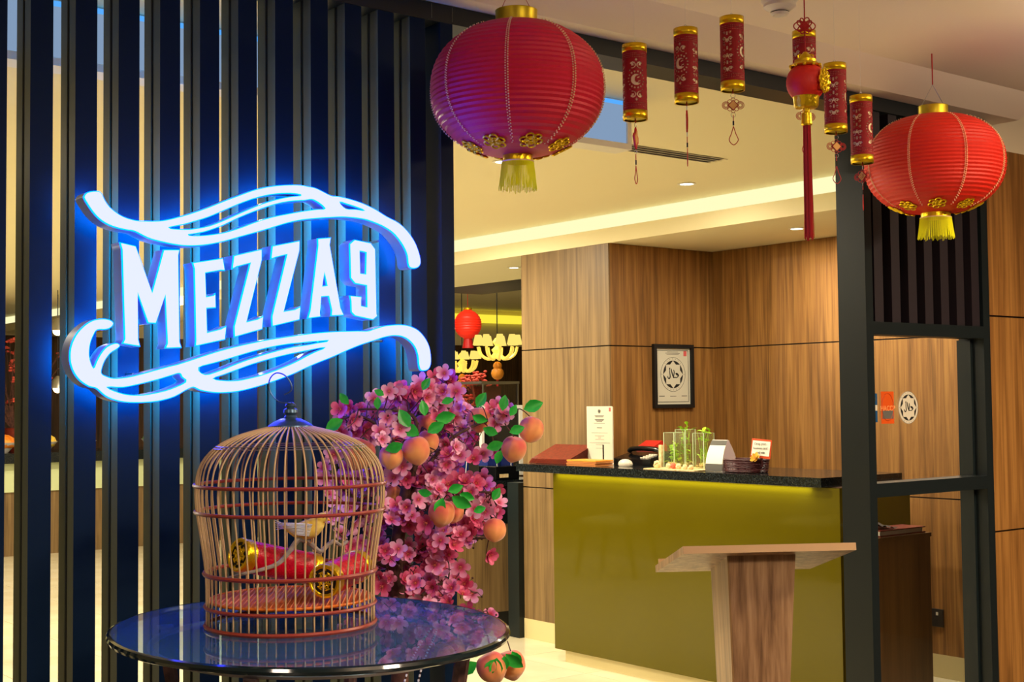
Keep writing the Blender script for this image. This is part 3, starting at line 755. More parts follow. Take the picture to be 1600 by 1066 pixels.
# ---------------------------------------------------------------- big ribbed round lanterns
def cutflower(c, nrm, r, par, mt, nm='gold_cutout', n=6):
    nrm = Vector(nrm).normalized(); A = nrm.orthogonal().normalized(); B = nrm.cross(A); s = MB(); c = Vector(c)
    for k in range(n):
        a = 2*pi*k/n
        for rr, ro in ((r*.30, r*.66), (r*.15, r*.36)):
            cc = c+(A*cos(a)+B*sin(a))*ro
            s.tube([cc+(A*cos(t)+B*sin(t))*rr for t in [2*pi*q/12 for q in range(12)]], r*.085, 4, closed=True)
    s.tube([c+(A*cos(t)+B*sin(t))*r*.16 for t in [2*pi*q/12 for q in range(12)]], r*.08, 4, closed=True)
    return s.build(nm, mt, par)
def big_lantern(cpx, d, W, Hh, label, face, ph, strings, mred, rc, rb):
    c = dep(*cpx, d); R = W/2; Hz = Hh/2
    root = thing('round_lantern', c, label, 'lantern', 'big round red lanterns')
    N = 27; prof = []
    def RR(t):                                # t in -1..1 height
        return rb+(R-rb)*(max(0, 1-abs(t)**2.25))**.56
    K = 10
    for i in range(N):
        for k in range(2):
            t = -1+2*(i+k*.5)/N
            prof.append((RR(t)-(0 if k == 0 else .0028), Hz*t))
    prof.append((RR(1), Hz))
    s = MB(); s.lathe(prof, c, 72); sh = s.build('fabric_shade', mred, root, False)
    for p_ in sh.data.polygons: p_.use_smooth = False
    for k in range(8):
        a = ph+k*pi/4; th = MB()
        for i in range(1, 4*N-3):
            t0, t1 = -1+2*(i/4)/N, -1+2*((i+.62)/4)/N
            if abs(t0) > .93: continue
            w0 = a+(.010 if i % 2 else -.010)
            rad = max(RR(t0), RR(t1))+.0012
            p0 = c+Vector((rad*cos(w0), rad*sin(w0), Hz*t0)); p1 = c+Vector((rad*cos(w0+(.012 if i % 2 else -.012)), rad*sin(w0), Hz*t1))
            th.tube([p0, p1], .0020, 4)
        th.build('stitching', M['thread'], root)
    MB().lathe([(rc-.006, Hz-.004), (rc, Hz-.004), (rc, Hz+.030), (rc+.001, Hz+.032), (rc-.003, Hz+.032), (rc-.004, Hz)], c, 40).build('top_collar', M['goldp'], root, True)
    MB().lathe([(rb, -Hz+.002), (rb, -Hz-.018), (rb-.004, -Hz-.018), (rb-.004, -Hz)], c, 36).build('bottom_collar', M['gold'], root, True)
    ring(-Hz-.016, rb+.002, .0018, M['thread'], 'braid', root, c)
    fr = MB()
    for i in range(110):
        a = 2*pi*i/110; r0 = rb+.002; j = R_.uniform(-.002, .004)
        L = .070+R_.uniform(-.005, .004)
        p0 = c+Vector((r0*cos(a), r0*sin(a), -Hz-.014)); p1 = c+Vector(((r0+.004)*cos(a), (r0+.004)*sin(a), -Hz-.014-L*.5)); p2 = c+Vector(((r0+.006+j)*cos(a), (r0+.006+j)*sin(a), -Hz-.014-L))
        fr.tube([p0, p1, p2], .0009, 3)
    fr.build('fringe', M['fringe'], root, kind='stuff')
    for k in range(8):
        a = ph+pi/8+k*pi/4; t = -.90; rad = RR(t)+.0035; t2 = -.84
        tang = Vector(((RR(t2)-RR(t))*cos(a), (RR(t2)-RR(t))*sin(a), Hz*(t2-t))); side_ = Vector((-sin(a), cos(a), 0))
        nrm = side_.cross(tang); 
        cutflower(c+Vector((rad*cos(a), rad*sin(a), Hz*t)), nrm, .030, root, M['gold'])
    for st in strings:
        pts = [c+Vector((0, 0, Hz+.03))+Vector(o_) if isinstance(o_, tuple) and len(o_) == 3 else dep(*o_, d) for o_ in st[0]]
        MB().tube(pts, st[1], 5).build('cord', st[2], root, True)
    return root
d1 = 3.35; c1 = dep(808, 140, d1)
k1 = RT*.035
def ceilpt(p, dx=0): return Vector((p.x+dx, p.y, ceil_z(p.y)))
ctop = Vector((0, 0, 0))
hz1 = (dep(808, 36, d1)-dep(808, 244, d1)).length
rc1 = .052
A1 = RT*.040; zc = 2.60-(c1.z+hz1/2+.03)
big_lantern((808, 140), d1, 272/F_*d1, hz1, 'large pink-red round lantern beside the lit sign', 0, 0, [
    ([tuple(A1*-1), tuple(RT*-.004+Vector((0, 0, .085))), tuple(A1)], .0009, M['redcord']),
    ([tuple(RT*-.004+Vector((0, 0, .085))), (0, 0, zc)], .0009, M['redcord'])], M['redfab'], rc1, .037)
d2 = 4.50; c2 = dep(1460, 257, d2); hz2 = (dep(1460, 180, d2)-dep(1460, 333, d2)).length
A2 = RT*.040; z2_ = 2.60-(c2.z+hz2/2+.03)
big_lantern((1460, 257), d2, 214/F_*d2, hz2, 'large orange-red round lantern at the right, before the dark slats', 0, .25, [
    ([tuple(A2*-1), (0, 0, .075), tuple(A2)], .0010, M['steel']),
    ([(0, 0, .075), (.0, 0, .12), (0, 0, z2_)], .0022, M['redcord'])], M['redfab2'], .048, .048)

# ---------------------------------------------------------------- small round lantern with long tassel
d3 = 3.30; c3 = dep(1259, 129, d3); PX = d3/F_
sl = thing('tassel_lantern', c3, 'small round red lantern with gold trim and long red tassel', 'lantern')
RS = 30*PX
prof = [(RS*sqrt(max(0.02, 1-(t*.76)**2))*1.0+(.0006 if i % 2 else 0), t*24*PX) for i, t in enumerate([-1+2*k/16 for k in range(17)])]
MB().lathe(prof, c3, 32).build('fabric_shade', M['redfab2'], sl, True)
MB().lathe([(21*PX, 24*PX), (24*PX, 26*PX), (20*PX, 30*PX), (17*PX, 31*PX), (17*PX, 35*PX), (12*PX, 36*PX), (10*PX, 40*PX), (3*PX, 48*PX)], c3, 24, None, False, True).build('crown', M['gold'], sl, True)
MB().lathe([(22*PX, -20*PX), (20*PX, -25*PX), (19*PX, -36*PX), (17*PX, -40*PX), (6*PX, -41*PX), (5*PX, -47*PX), (8*PX, -49*PX), (9*PX, -66*PX), (7*PX, -68*PX)], c3, 24, None, False, True).build('base', M['gold'], sl, True)
for k in range(10):
    a = 2*pi*k/10
    MB().ball(c3+Vector((23*PX*cos(a), 23*PX*sin(a), 25*PX)), 3.2*PX, 8).build('petal', M['gold'], sl, True)
for sx in (-1, 1):
    cc = c3+RT*sx*9*PX+Vector((0, 0, 41*PX))
    MB().tube([cc+(RT*cos(t)+Vector((0, 0, 1))*sin(t))*4*PX*(1-.08*q) for q, t in enumerate([2*pi*q/10 for q in range(10)])], 1.3*PX, 5).build('scroll', M['gold'], sl, True)
a = atan2(-RT.y, -RT.x)
dirf = (RT*.80-FW*.60).normalized()
cutflower(c3+dirf*(RS+.002), dirf, 20*PX, sl, M['gold'], 'gold_emblem', 8)
MB().lathe([(.0005, 0), (13*PX, 0), (15*PX, .001)], c3+dirf*(RS+.001), 20, dirf).build('emblem_disc', M['goldp'], sl)
tz = MB()
for i in range(70):
    a = R_.uniform(0, 2*pi); r0 = 6.5*PX*sqrt(R_.random()); dx = R_.uniform(-1.5, 1.5)*PX
    tz.tube([c3+Vector((r0*cos(a), r0*sin(a), -67*PX)), c3+Vector((r0*cos(a)*1.15, r0*sin(a)*1.15, -150*PX)), c3+Vector((r0*cos(a)*1.25+dx, r0*sin(a)*1.25, (-243+R_.uniform(-6, 6))*PX))], .0010, 3)
tz.build('tassel', M['redtassel'], sl, kind='stuff')
MB().tube([c3+Vector((0, 0, 46*PX)), Vector((c3.x, c3.y, ceil_z(c3.y)))], .0017, 6).build('cord', M['redcord'], sl, True)
kc = dep(1257, 41, d3-.012); kn = MB(); Z = Vector((0, 0, 1))
for ang, L, w_ in ((0, 16, 6.5), (180, 16, 6.5), (35, 13, 4), (145, 13, 4), (-35, 12, 4), (215, 12, 4), (68, 14, 4.5), (112, 13, 3.5), (-68, 12, 3.5), (-112, 12, 3.5)):
    u = RT*cos(radians(ang))+Z*sin(radians(ang)); v = RT*-sin(radians(ang))+Z*cos(radians(ang)); cc = kc+u*(L*.5)*PX
    kn.tube([cc+u*(L*.55)*PX*cos(t)+v*w_*PX*sin(t) for t in [2*pi*q/16 for q in range(16)]], 1.0*PX, 5, closed=True)
for k in range(-2, 3):
    for s_ in (1, -1):
        u = (RT+Z*s_).normalized(); v = (RT*-s_+Z).normalized()
        kn.tube([kc+v*k*2.6*PX-u*6.5*PX, kc+v*k*2.6*PX+u*6.5*PX], 1.3*PX, 5)
kn.build('chinese_knot', M['redcord'], sl, True)

# ---------------------------------------------------------------- smoke detector
sp = at(1218, 2, 2, 2.585); sd = thing('smoke_detector', (sp.x, sp.y, 2.60), 'off-white smoke detector on the ceiling above the tube lanterns', 'smoke detector')
MB().lathe([(.052, 2.60), (.052, 2.585), (.045, 2.575)], (sp.x, sp.y, 0), 32, None).build('mount', M['plaster'], sd, True)
MB().lathe([(.046, 2.577), (.046, 2.568), (.030, 2.556), (.026, 2.555)], (sp.x, sp.y, 0), 32).build('housing', M['plaster'], sd, True)
MB().lathe([(.022, 2.558), (.022, 2.549), (.001, 2.549)], (sp.x, sp.y, 0), 24).build('sensor_core', M['black'], sd)
MB().lathe([(.027, 2.551), (.026, 2.549), (.020, 2.543), (.001, 2.542)], (sp.x, sp.y, 0), 28).build('sensor_cap', M['plaster'], sd, True)
MB().lathe([(.0275, 2.5545), (.0265, 2.5535)], (sp.x, sp.y, 0), 28).build('grille_ring', M['plaster'], sd)

# ---------------------------------------------------------------- things inside the cage
def cap_lantern(pa, pb, label, group='red tube lanterns lying in the bird cage'):
    """short tube lantern lying from pa (front gold end) to pb"""
    pa, pb = Vector(pa), Vector(pb); ax = (pb-pa).normalized(); L = (pb-pa).length; r = .0305
    t = thing('toy_lantern', pa, label, 'lantern', group)
    MB().lathe([(r, .018), (r, L-.02)], pa, 36, ax, True, True).build('red_tube', mat('glitter_red', S(190, 8, 40), .28, bump=.8, bscale=260), t, True)
    for z0, z1, fr in ((0, .024, 1), (L-.022, L, 0)):
        MB().lathe([(r-.004, z0+.001), (r-.003, z0), (r+.0005, z0), (r+.002, z0+.004), (r+.001, z0+.007), (r+.0012, z1-.002), (r-.001, z1)], pa, 40, ax).build('gold_end', M['gold'], t, True)
        MB().lathe([(.0003, z0+.005 if fr else z1-.003), (r, z0+.005 if fr else z1-.003)], pa, 32, ax).build('dark_disc', M['black'], t)
    A = ax.orthogonal().normalized(); B = ax.cross(A); g = MB(); c = pa+ax*.0025
    def circ(cc, rr, w, n=16): g.tube([cc+(A*cos(x)+B*sin(x))*rr for x in [2*pi*q/n for q in range(n)]], w, 5, closed=True)
    circ(c, r-.005, .0016, 36); circ(c, .004, .0012)
    for k in range(6):
        a = k*pi/3; u = A*cos(a)+B*sin(a); v = -A*sin(a)+B*cos(a)
        for f in (1, -1):
            sp_ = [c+u*(.0105+.0062*(1-q/16)*cos(q*.62))+v*f*(.0040+.0062*(1-q/16)*sin(q*.62)) for q in range(14)]
            g.tube(sp_, [.0014-.00005*q for q in range(14)], 5)
        g.tube([c+u*.0045, c+u*.009, c+u*.0125], [.0008, .0026, .0006], 5)
        g.tube([c+u*.020, c+u*.0255], .0012, 5)
    g.build('filigree', M['gold'], t, True)
    return t
dd = (CC-EYE).dot(FW)
cap_lantern(dep(372, 867, dd-.070), dep(492, 890, dd+.062), 'red glitter tube lantern lying across the cage, gold end at left')
cap_lantern(dep(506, 909, dd-.095), dep(560, 884, dd+.050), 'red tube lantern with gold filigree end facing out of the cage')

br = thing('perch_branch', dep(440, 880, dd-.02), 'grey twisted branch perch inside the bird cage', 'branch')
B1 = [(357, 903, -.075), (380, 897, -.100), (410, 890, -.095), (436, 880, -.078), (452, 862, -.052), (464, 846, -.035), (472, 839, -.03)]
MB().tube(catmull([dep(x, y, dd+e) for x, y, e in B1], 5), [.0026+.0035*i/30 for i in range(31)], 7).build('branch', M['greybark'], br, True)
B2 = [(470, 842, -.03), (486, 850, -.02), (500, 862, -.01), (512, 852, .0), (522, 846, .01), (533, 852, .02), (543, 846, .03)]
MB().tube(catmull([dep(x, y, dd+e) for x, y, e in B2], 5), [.0055-.0025*i/30 for i in range(31)], 7).build('branch', M['greybark'], br, True)
B3 = [(472, 842, -.03), (478, 832, -.02), (484, 826, -.015)]
MB().tube(catmull([dep(x, y, dd+e) for x, y, e in B3], 4), .0035, 6).build('branch', M['greybark'], br, True)

bd = dd-.025
bird = thing('toy_bird', dep(485, 840, bd), 'small toy bird with yellow breast and white wings inside the cage', 'bird')
bs = MB(); pth = [(441, 819, .002), (452, 825, .0085), (464, 829, .0145), (475, 829, .0180), (486, 826, .0185), (495, 819, .0155), (500, 813, .0118), (504, 810, .0112), (508, 811, .0088), (511, 813, .003)]
pv = catmull([dep(x, y, bd) for x, y, r in pth], 3)
rs = [lerp(pth[min(i//3, 9)][2], pth[min(i//3+1, 9)][2], (i % 3)/3) for i in range(len(pv))]
bs.tube(pv, rs, 16); bs.build('body', M['yellowf'], bird, True)
MB().tube([dep(509, 811, bd), dep(514, 812.5, bd), dep(517, 815, bd)], [.0035, .0022, .0004], 6).build('beak', M['orange'], bird, True)
for e in (-.0105, .0105): MB().ball(dep(505, 808.5, bd+e), .0019, 8).build('eye', M['blackgloss'], bird, True)
for sgn in (-1, 1):
    wg = MB()
    for k in range(9):
        y0 = 818+k*2.2; x1 = 432+k*3.2; y1 = 817+k*2.2
        wg.tube([dep(488-k*.6, y0+2, bd+sgn*.017), dep(466, (y0+y1)/2+1, bd+sgn*(.019+.001*(k % 2))), dep(x1, y1, bd+sgn*.010)], [.0022, .0038, .0008], 6, flat=.4)
    wg.build('wing', M['feather'], bird, True)
tl = MB()
for k in range(5):
    tl.tube([dep(452, 822+k, bd+(k-2)*.003), dep(440, 818+k*2, bd+(k-2)*.005), dep(427+k, 812+k*4, bd+(k-2)*.007)], [.0022, .0034, .0006], 6, flat=.4)
tl.build('tail', M['feather'], bird, True)
for x in (480, 487):
    MB().tube([dep(x, 840, bd), dep(x, 846, bd-.003), dep(x-2, 849, bd-.006)], .0009, 5).build('leg', M['orange'], bird)

# ================================================================== BLOSSOM TREE
TY = 2.70
tree = thing('blossom_tree', (1.83, 2.72, 0), 'artificial pink peach blossom tree with fruit standing behind the glass table', 'tree')
def petal(s, a, L, W, lift, curl_):
    u = Vector((cos(a), sin(a), 0)); v = Vector((-sin(a), cos(a), 0)); n0 = len(s.v)
    for (t, w_) in ((.10, .18), (.42, .80), (.75, 1.0), (.95, .62), (1.04, .12)):
        z = lift*t*t + .0005
        for k in (-1, 0, 1):
            s.v.append(tuple(u*L*(t-(.07 if (k == 0 and t > .9) else 0)) + v*W*w_*k*.5 + Vector((0, 0, z+curl_*abs(k)*w_))))
    for i in range(4):
        for j in range(2): s.q(n0+i*3+j, n0+(i+1)*3+j, n0+(i+1)*3+j+1, n0+i*3+j+1)
def blossom_mesh(mt, lift, rnd):
    s = MB(); r = random.Random(rnd)
    for k in range(5):
        petal(s, 2*pi*k/5+r.uniform(-.1, .1), .0260+r.uniform(-.002, .002), .0205, lift+r.uniform(-.003, .003), .002+r.uniform(0, .002))
    if rnd % 2:
        for k in range(5): petal(s, 2*pi*(k+.5)/5, .0185, .0145, lift+.008, .003)
    s.cur = 1
    for k in range(9):
        a = 2*pi*k/9; rr = .005+.003*(k % 2)
        s.tube([(0, 0, .001), (rr*.5*cos(a), rr*.5*sin(a), .006), (rr*cos(a), rr*sin(a), .010)], [.0004, .0003, .0007], 3)
    s.ball((0, 0, .001), .003, 6)
    s.cur = 2; s.tube([(0, 0, 0), (0, 0, -.012)], .0009, 4)
    return s.mesh('blossom', [mt, M['petalc'], M['bark']], True)
M['petalc'] = mat('stamen', S(214, 120, 90), .6)
BM = [blossom_mesh(M['petal'][i % 3], l, i) for i, l in enumerate([.004, .009, .013, .006, .011, .002])]
def inpoly(x, y, P_):
    r = False; j = len(P_)-1
    for i in range(len(P_)):
        if (P_[i][1] > y) != (P_[j][1] > y) and x < (P_[j][0]-P_[i][0])*(y-P_[i][1])/(P_[j][1]-P_[i][1])+P_[i][0]: r = not r
        j = i
    return r
PE = [(650, 703, 2.60, 23), (611, 713, 2.62, 20), (668, 690, 2.66, 19), (665, 662, 2.70, 18), (562, 708, 2.70, 26), (803, 701, 2.61, 21), (830, 671, 2.63, 21),
      (748, 655, 2.72, 20), (690, 801, 2.60, 22), (708, 800, 2.64, 18), (773, 828, 2.62, 19), (768, 1042, 2.56, 25), (798, 1038, 2.58, 24), (614, 770, 2.78, 14)]
LV = [(536, 656, -150, 26), (630, 694, 200, 24), (640, 668, 120, 26), (655, 680, 150, 26), (668, 676, 30, 24), (680, 655, 10, 26), (664, 650, 100, 20), (745, 637, 60, 22), (738, 650, -20, 20), (785, 642, 80, 20),
      (797, 650, 60, 16), (818, 640, 20, 26), (778, 678, 160, 20), (786, 692, 200, 22), (796, 676, 20, 20), (783, 704, 250, 18), (675, 772, 170, 18), (692, 778, 250, 24), (706, 776, 330, 28), (700, 768, 20, 20), (718, 772, -20, 20),
      (752, 1022, 170, 22), (745, 1035, 215, 26), (776, 1028, 265, 28), (790, 1022, -40, 28), (800, 1018, -60, 22), (774, 1030, 240, 24), (788, 1025, -90, 20), (575, 700, 170, 20), (590, 640, 90, 16), (660, 610, 60, 18), (690, 630, 20, 16), (770, 782, 60, 18), (740, 800, 20, 16), (600, 618, 150, 14), (545, 632, 130, 18)]
# crown outline in bunches (points read off the photograph), each with its own depth range
BUNCH = [([(528, 640), (548, 628), (570, 634), (600, 612), (640, 604), (672, 590), (695, 583), (712, 600), (722, 630), (735, 655), (740, 700), (700, 740), (650, 745), (610, 720), (590, 690), (545, 690), (525, 670)], 2.56, 2.80, 92, 13.5),
         ([(735, 640), (752, 632), (790, 630), (808, 640), (790, 655), (770, 668), (740, 672)], 2.60, 2.70, 7, 14),
         ([(735, 690), (790, 690), (790, 712), (765, 716), (740, 720)], 2.60, 2.66, 3, 22),
         ([(505, 690), (560, 690), (600, 730), (600, 860), (560, 880), (520, 840), (505, 770)], 2.70, 2.82, 34, 15),
         ([(600, 750), (650, 735), (700, 745), (740, 740), (775, 755), (782, 790), (770, 822), (735, 845), (690, 860), (640, 830), (600, 815)], 2.58, 2.80, 72, 13.5),
         ([(590, 850), (640, 850), (700, 862), (716, 880), (735, 905), (745, 935), (700, 945), (590, 945)], 2.62, 2.78, 44, 13.5),
         ([(600, 955), (760, 950), (775, 975), (740, 1010), (690, 1020), (600, 1000)], 2.74, 2.84, 24, 17),
         ([(755, 865), (770, 865), (770, 880), (755, 880)], 2.60, 2.64, 1, 5),
         ([(770, 985), (784, 985), (784, 1005), (770, 1005)], 2.60, 2.64, 1, 5)]
TR = [(622, 1060), (618, 900), (622, 780), (640, 700), (690, 630)]
trunk = catmull([Vector((1.83, 2.74, .0)), Vector((1.81, 2.75, .5)), at(625, 980, 1, 2.76), at(618, 890, 1, 2.74), at(628, 800, 1, 2.72), at(640, 745, 1, 2.70), at(655, 700, 1, 2.69)], 6)
MB().tube(trunk, [.026-.016*i/36 for i in range(37)], 9).build('trunk', M['bark'], tree, True)
BRS = [[(628, 800, 2.72), (660, 740, 2.68), (700, 690, 2.66), (735, 668, 2.65), (768, 655, 2.64), (795, 645, 2.64)],
       [(640, 745, 2.70), (620, 700, 2.66), (590, 665, 2.66), (560, 650, 2.68), (535, 655, 2.68)],
       [(640, 745, 2.70), (655, 690, 2.66), (670, 640, 2.66), (695, 600, 2.68)],
       [(618, 890, 2.74), (660, 860, 2.70), (700, 838, 2.66), (740, 842, 2.64), (775, 838, 2.64)],
       [(628, 800, 2.72), (600, 790, 2.74), (560, 780, 2.76), (530, 760, 2.76)],
       [(628, 800, 2.72), (680, 790, 2.66), (730, 770, 2.64), (775, 770, 2.62)],
       [(618, 890, 2.74), (590, 880, 2.74), (560, 860, 2.76), (525, 830, 2.76)],
       [(625, 980, 2.76), (660, 930, 2.72), (700, 910, 2.70), (738, 925, 2.68)],
       [(625, 980, 2.76), (670, 975, 2.78), (720, 970, 2.78), (765, 968, 2.78)],
       [(625, 1010, 2.76), (690, 1010, 2.72), (745, 985, 2.64), (785, 985, 2.62)],
       [(640, 745, 2.70), (650, 690, 2.62), (645, 650, 2.62), (600, 640, 2.62), (560, 640, 2.64)],
       [(655, 700, 2.69), (690, 670, 2.62), (700, 640, 2.60), (712, 612, 2.62)]]
bpts = []
for B_ in BRS:
    q = catmull([at(x, y, 1, z) for x, y, z in B_], 5); bpts += q
    MB().tube(q, [.0065-.0045*i/(len(q)-1) for i in range(len(q))], 6).build('branch', M['bark'], tree, True)
bpts += trunk[14:]
tw = MB(); placed = []; nb = 0
ORG_T = ORG[tree.name]
def near_table(p): 
    q = Vector((p.x-TC.x, p.y-TC.y, 0)); a, b_ = q.dot(_md)/.46, q.dot(_mn)/.39
    return a*a+b_*b_ < 1 and p.z < TZ+.03
for poly, y0, y1, n, md in BUNCH:
    xs = [p[0] for p in poly]; ys = [p[1] for p in poly]; got = 0; tries = 0
    while got < n and tries < n*60:
        tries += 1
        x, y = R_.uniform(min(xs), max(xs)), R_.uniform(min(ys), max(ys))
        if not inpoly(x, y, poly): continue
        if any((x-a)**2+(y-b_)**2 < (md*(1 if tries < n*40 else .6))**2 for a, b_ in placed): continue
        if any((x-a)**2+(y-b_)**2 < (r*.98+5)**2 for a, b_, _, r in PE): continue
        if any((x-a-.6*L*cos(radians(g)))**2+(y-b_+.6*L*sin(radians(g)))**2 < (L*.34)**2 for a, b_, g, L in LV): continue
        placed.append((x, y)); got += 1
        p = at(x, y, 1, R_.uniform(y0, y1))
        if near_table(p): continue
        o = bpy.data.objects.new('blossom', R_.choice(BM)); COL.objects.link(o); o.parent = tree; o.location = p-ORG_T
        face = (EYE-p).normalized()+Vector((R_.uniform(-.7, .7), R_.uniform(-.5, .5), R_.uniform(-.45, .75)))
        o.rotation_euler = face.to_track_quat('Z', 'Y').to_euler(); o.scale = [R_.uniform(.72, .98)]*3
        nb += 1
        q = min(bpts, key=lambda b_: (b_-p).length_squared); back = p-face.normalized()*.012
        mid = (q+back)/2+Vector((R_.uniform(-.012, .012), R_.uniform(-.01, .01), R_.uniform(-.005, .015)))
        tw.tube(catmull([q, mid, back], 3), [.0018, .0016, .0015, .0014, .0013, .0012, .0011], 4)
        if R_.random() < .5:
            e = mid+Vector((R_.uniform(-.03, .03), R_.uniform(-.03, .01), R_.uniform(-.03, .03))); tw.tube([mid, e], [.0013, .0006], 4); tw.ball(e, .003, 5)
tw.build('twigs', M['bark'], tree, kind='stuff')
# peaches: lobed fruit with a crease and a small tip
def peach_mesh():
    s = MB(); n, k = 28, 18; r = 1
    for i in range(k+1):
        th = pi*i/k
        for j in range(n):
            a = 2*pi*j/n
            cr = 1-.16*math.exp(-(min(a, 2*pi-a)/.22)**2)*sin(th)**.6
            rr = cr*(1+.05*cos(2*th)); z = -cos(th)*.95-.16*math.exp(-(th/.35)**2)+.16*math.exp(-((pi-th)/.4)**2)*-1
            s.v.append((rr*sin(th)*cos(a), rr*sin(th)*sin(a), z))
    for i in range(k):
        for j in range(n): s.q(i*n+j, i*n+(j+1) % n, (i+1)*n+(j+1) % n, (i+1)*n+j)
    for q in range(len(s.v)): s.v[q] = tuple(c_*.034 for c_ in s.v[q])
    return s.mesh('peach', M['peach'], True)
PM = peach_mesh()
def leaf_mesh():
    s = MB(); n0 = 0
    for i, (t, w_) in enumerate(((0, .02), (.2, .65), (.45, 1), (.7, .8), (.88, .4), (1, .02))):
        for k in (-1, -.5, 0, .5, 1): s.v.append((t, w_*k*.32, -.10*t*t+.10*abs(k)*w_*(1 if abs(k) == 1 else .6)))
    for i in range(5):
        for j in range(4): s.q(i*5+j, (i+1)*5+j, (i+1)*5+j+1, i*5+j+1)
    for q in range(len(s.v)): s.v[q] = tuple(c_*.040 for c_ in s.v[q])
    return s.mesh('leaf', M['leaf'], True)
LFM = leaf_mesh()
def put(me, nm, p, sc, rot):
    o = bpy.data.objects.new(nm, me); COL.objects.link(o); o.parent = tree; o.location = p-ORG_T; o.scale = [sc]*3; o.rotation_euler = rot; return o
for x, y, yy, r in PE:
    p = at(x, y, 1, yy-.03); d = (p-EYE).dot(FW)
    put(PM, 'peach', p, r/F_*d/.034, (R_.uniform(-.5, .5), R_.uniform(-.5, .5), R_.uniform(2.2, 5)))
    q = min(bpts, key=lambda b_: (b_-p).length_squared if b_.z > p.z-.02 else 9)
    MB().tube(catmull([p+Vector((0, 0, r/F_*d*.85)), (p+q)/2+Vector((0, 0, .03)), q], 4), .0014, 5).build('stalk', M['bark'], tree)
for x, y, a, L in LV:
    L *= 1.25; p = at(x, y, 1, 2.545 if y < 1000 else 2.50); d = (p-EYE).dot(FW)
    u = (RT*cos(radians(a))+UP*sin(radians(a))).normalized(); nrm = (-FW+UP*R_.uniform(-.3, .5)+RT*R_.uniform(-.4, .4)); v = nrm.cross(u).normalized(); n_ = u.cross(v)
    mt_ = Matrix((u, v, n_)).transposed()
    put(LFM, 'leaf', p, L/F_*d/.040, mt_.to_euler())
# upright pipe that carries the tree's upper stems
pp_ = at(622, 634, 1, 2.76)
MB().cyl((pp_.x, pp_.y, 0), .011, pp_.z, 14).build('support_pipe', M['blueiron'], tree, True)
# beaded cord hanging by the table legs
bc = thing('beaded_cord', at(665, 980, 1, 2.64), 'twisted beaded cord hanging down under the right of the glass table', 'cord')
for pts in ([(684, 970), (668, 990), (652, 1015), (640, 1040), (628, 1080)], [(684, 970), (681, 990), (672, 1010), (660, 1040), (650, 1080)]):
    q = catmull([at(x, y, 1, 2.64) for x, y in pts], 12)
    MB().tube(q, .0014, 5).build('strand', M['bark'], bc)
    s = MB()
    for i in range(0, len(q)-1, 2): s.tube([q[i], q[i+1]], .0024, 5)
    s.build('beads', M['feather'], bc)
q = at(684, 970, 1, 2.64); MB().tube([q, Vector((q.x-.02, q.y+.03, q.z+.10))], .0012, 4).build('strand', M['bark'], bc)

# ================================================================== RECEPTION COUNTER (front plane X = 4.90)
CT = 1.094
cn = thing('reception_counter', (5.0, 4.9, 0), 'reception counter faced in glossy olive green glass', 'counter')
box('body', M['woodd'], 4.925, 5.42, 3.875, 5.735, .09, 1.05, cn)
box('glass_front', M['olive'], 4.90, 4.912, 3.862, 5.856, .070, 1.048, cn)
box('glass_side', M['olive'], 4.9125, 5.42, 3.862, 3.874, .070, 1.048, cn)
box('body', M['woodd'], 4.914, 5.20, 5.736, 5.85, .09, 1.05, cn)
box('plinth', M['skirt'], 4.93, 5.40, 3.90, 5.735, 0, .088, cn)
box('plinth', M['skirt'], 4.93, 5.20, 5.7355, 5.80, 0, .088, cn)
bm_ = MB().prism([(4.86, 3.932, 1.051), (5.46, 3.932, 1.051), (5.46, 5.742, 1.051), (5.234, 5.742, 1.051), (5.234, 6.14, 1.051), (4.86, 6.14, 1.051)], (0, 0, .043))
wt = bm_.build('worktop', M['stone'], tag(thing('counter_top', (5.0, 4.9, 1.051), 'long black granite top lying on the green glass counter', 'worktop')))
box('led_profile', M['steel'], 4.876, 4.892, 3.98, 5.84, 1.0488, 1.0505, cn)
area('counter_led', (4.882, 4.92, 1.0482), .010, 3.2, (1, .95, .62), None, 1.80)
# lower desk behind the side light and what lies on it
fz = at(1453, 832, 1, 3.60)
ds = thing('side_cabinet', (4.9, 3.7, 0), 'brown laminate cabinet behind the glass side light', 'cabinet')
CX0 = at(1367, 900, 1, 3.6).x
box('body', M['darkbrown'], CX0, fz.x, 3.60, 3.735, .02, fz.z-.018, ds)
box('cabinet_top', M['darkbrown'], CX0-.003, fz.x+.004, 3.595, 3.737, fz.z-.0175, fz.z, ds)
fo = thing('ring_folder', (4.7, 3.7, fz.z), 'maroon folder of white papers on the brown cabinet', 'folder')
q0, q1 = at(1372, 845, 1, 3.64), at(1436, 838, 1, 3.64)
box('cover', M['menu'], q0.x-.03, q1.x, 3.605, 3.73, fz.z+.001, fz.z+.007, fo)
box('pages', M['paper'], q0.x-.03, q1.x-.02, 3.608, 3.728, fz.z+.0075, fz.z+.024, fo)
box('cover', M['menu'], q0.x-.03, q1.x, 3.605, 3.73, fz.z+.0245, fz.z+.029, fo)
cl = MB()
for i in range(13):
    for j in range(5):
        x = q0.x-.04+.0125*i; t = i/12
        cl.v.append((x, 3.615+.025*j, fz.z+.033+.045*(1-t)**1.3*(1-.5*((j-2)/2)**2)+.004*sin(i*1.7+j)))
for i in range(12):
    for j in range(4): cl.q(i*5+j, (i+1)*5+j, (i+1)*5+j+1, i*5+j+1)
tag(cl.build('folded_cloth', M['black'], None, True), label='crumpled black cloth lying on the maroon folder', cat='cloth')
sk = thing('wall_socket', (6.10, 4.207, .31), 'black electrical socket low on the wood wall behind the side light', 'socket')
box('face_plate', M['frame'], 6.097, 6.1065, 4.160, 4.252, .262, .354, sk, .002)
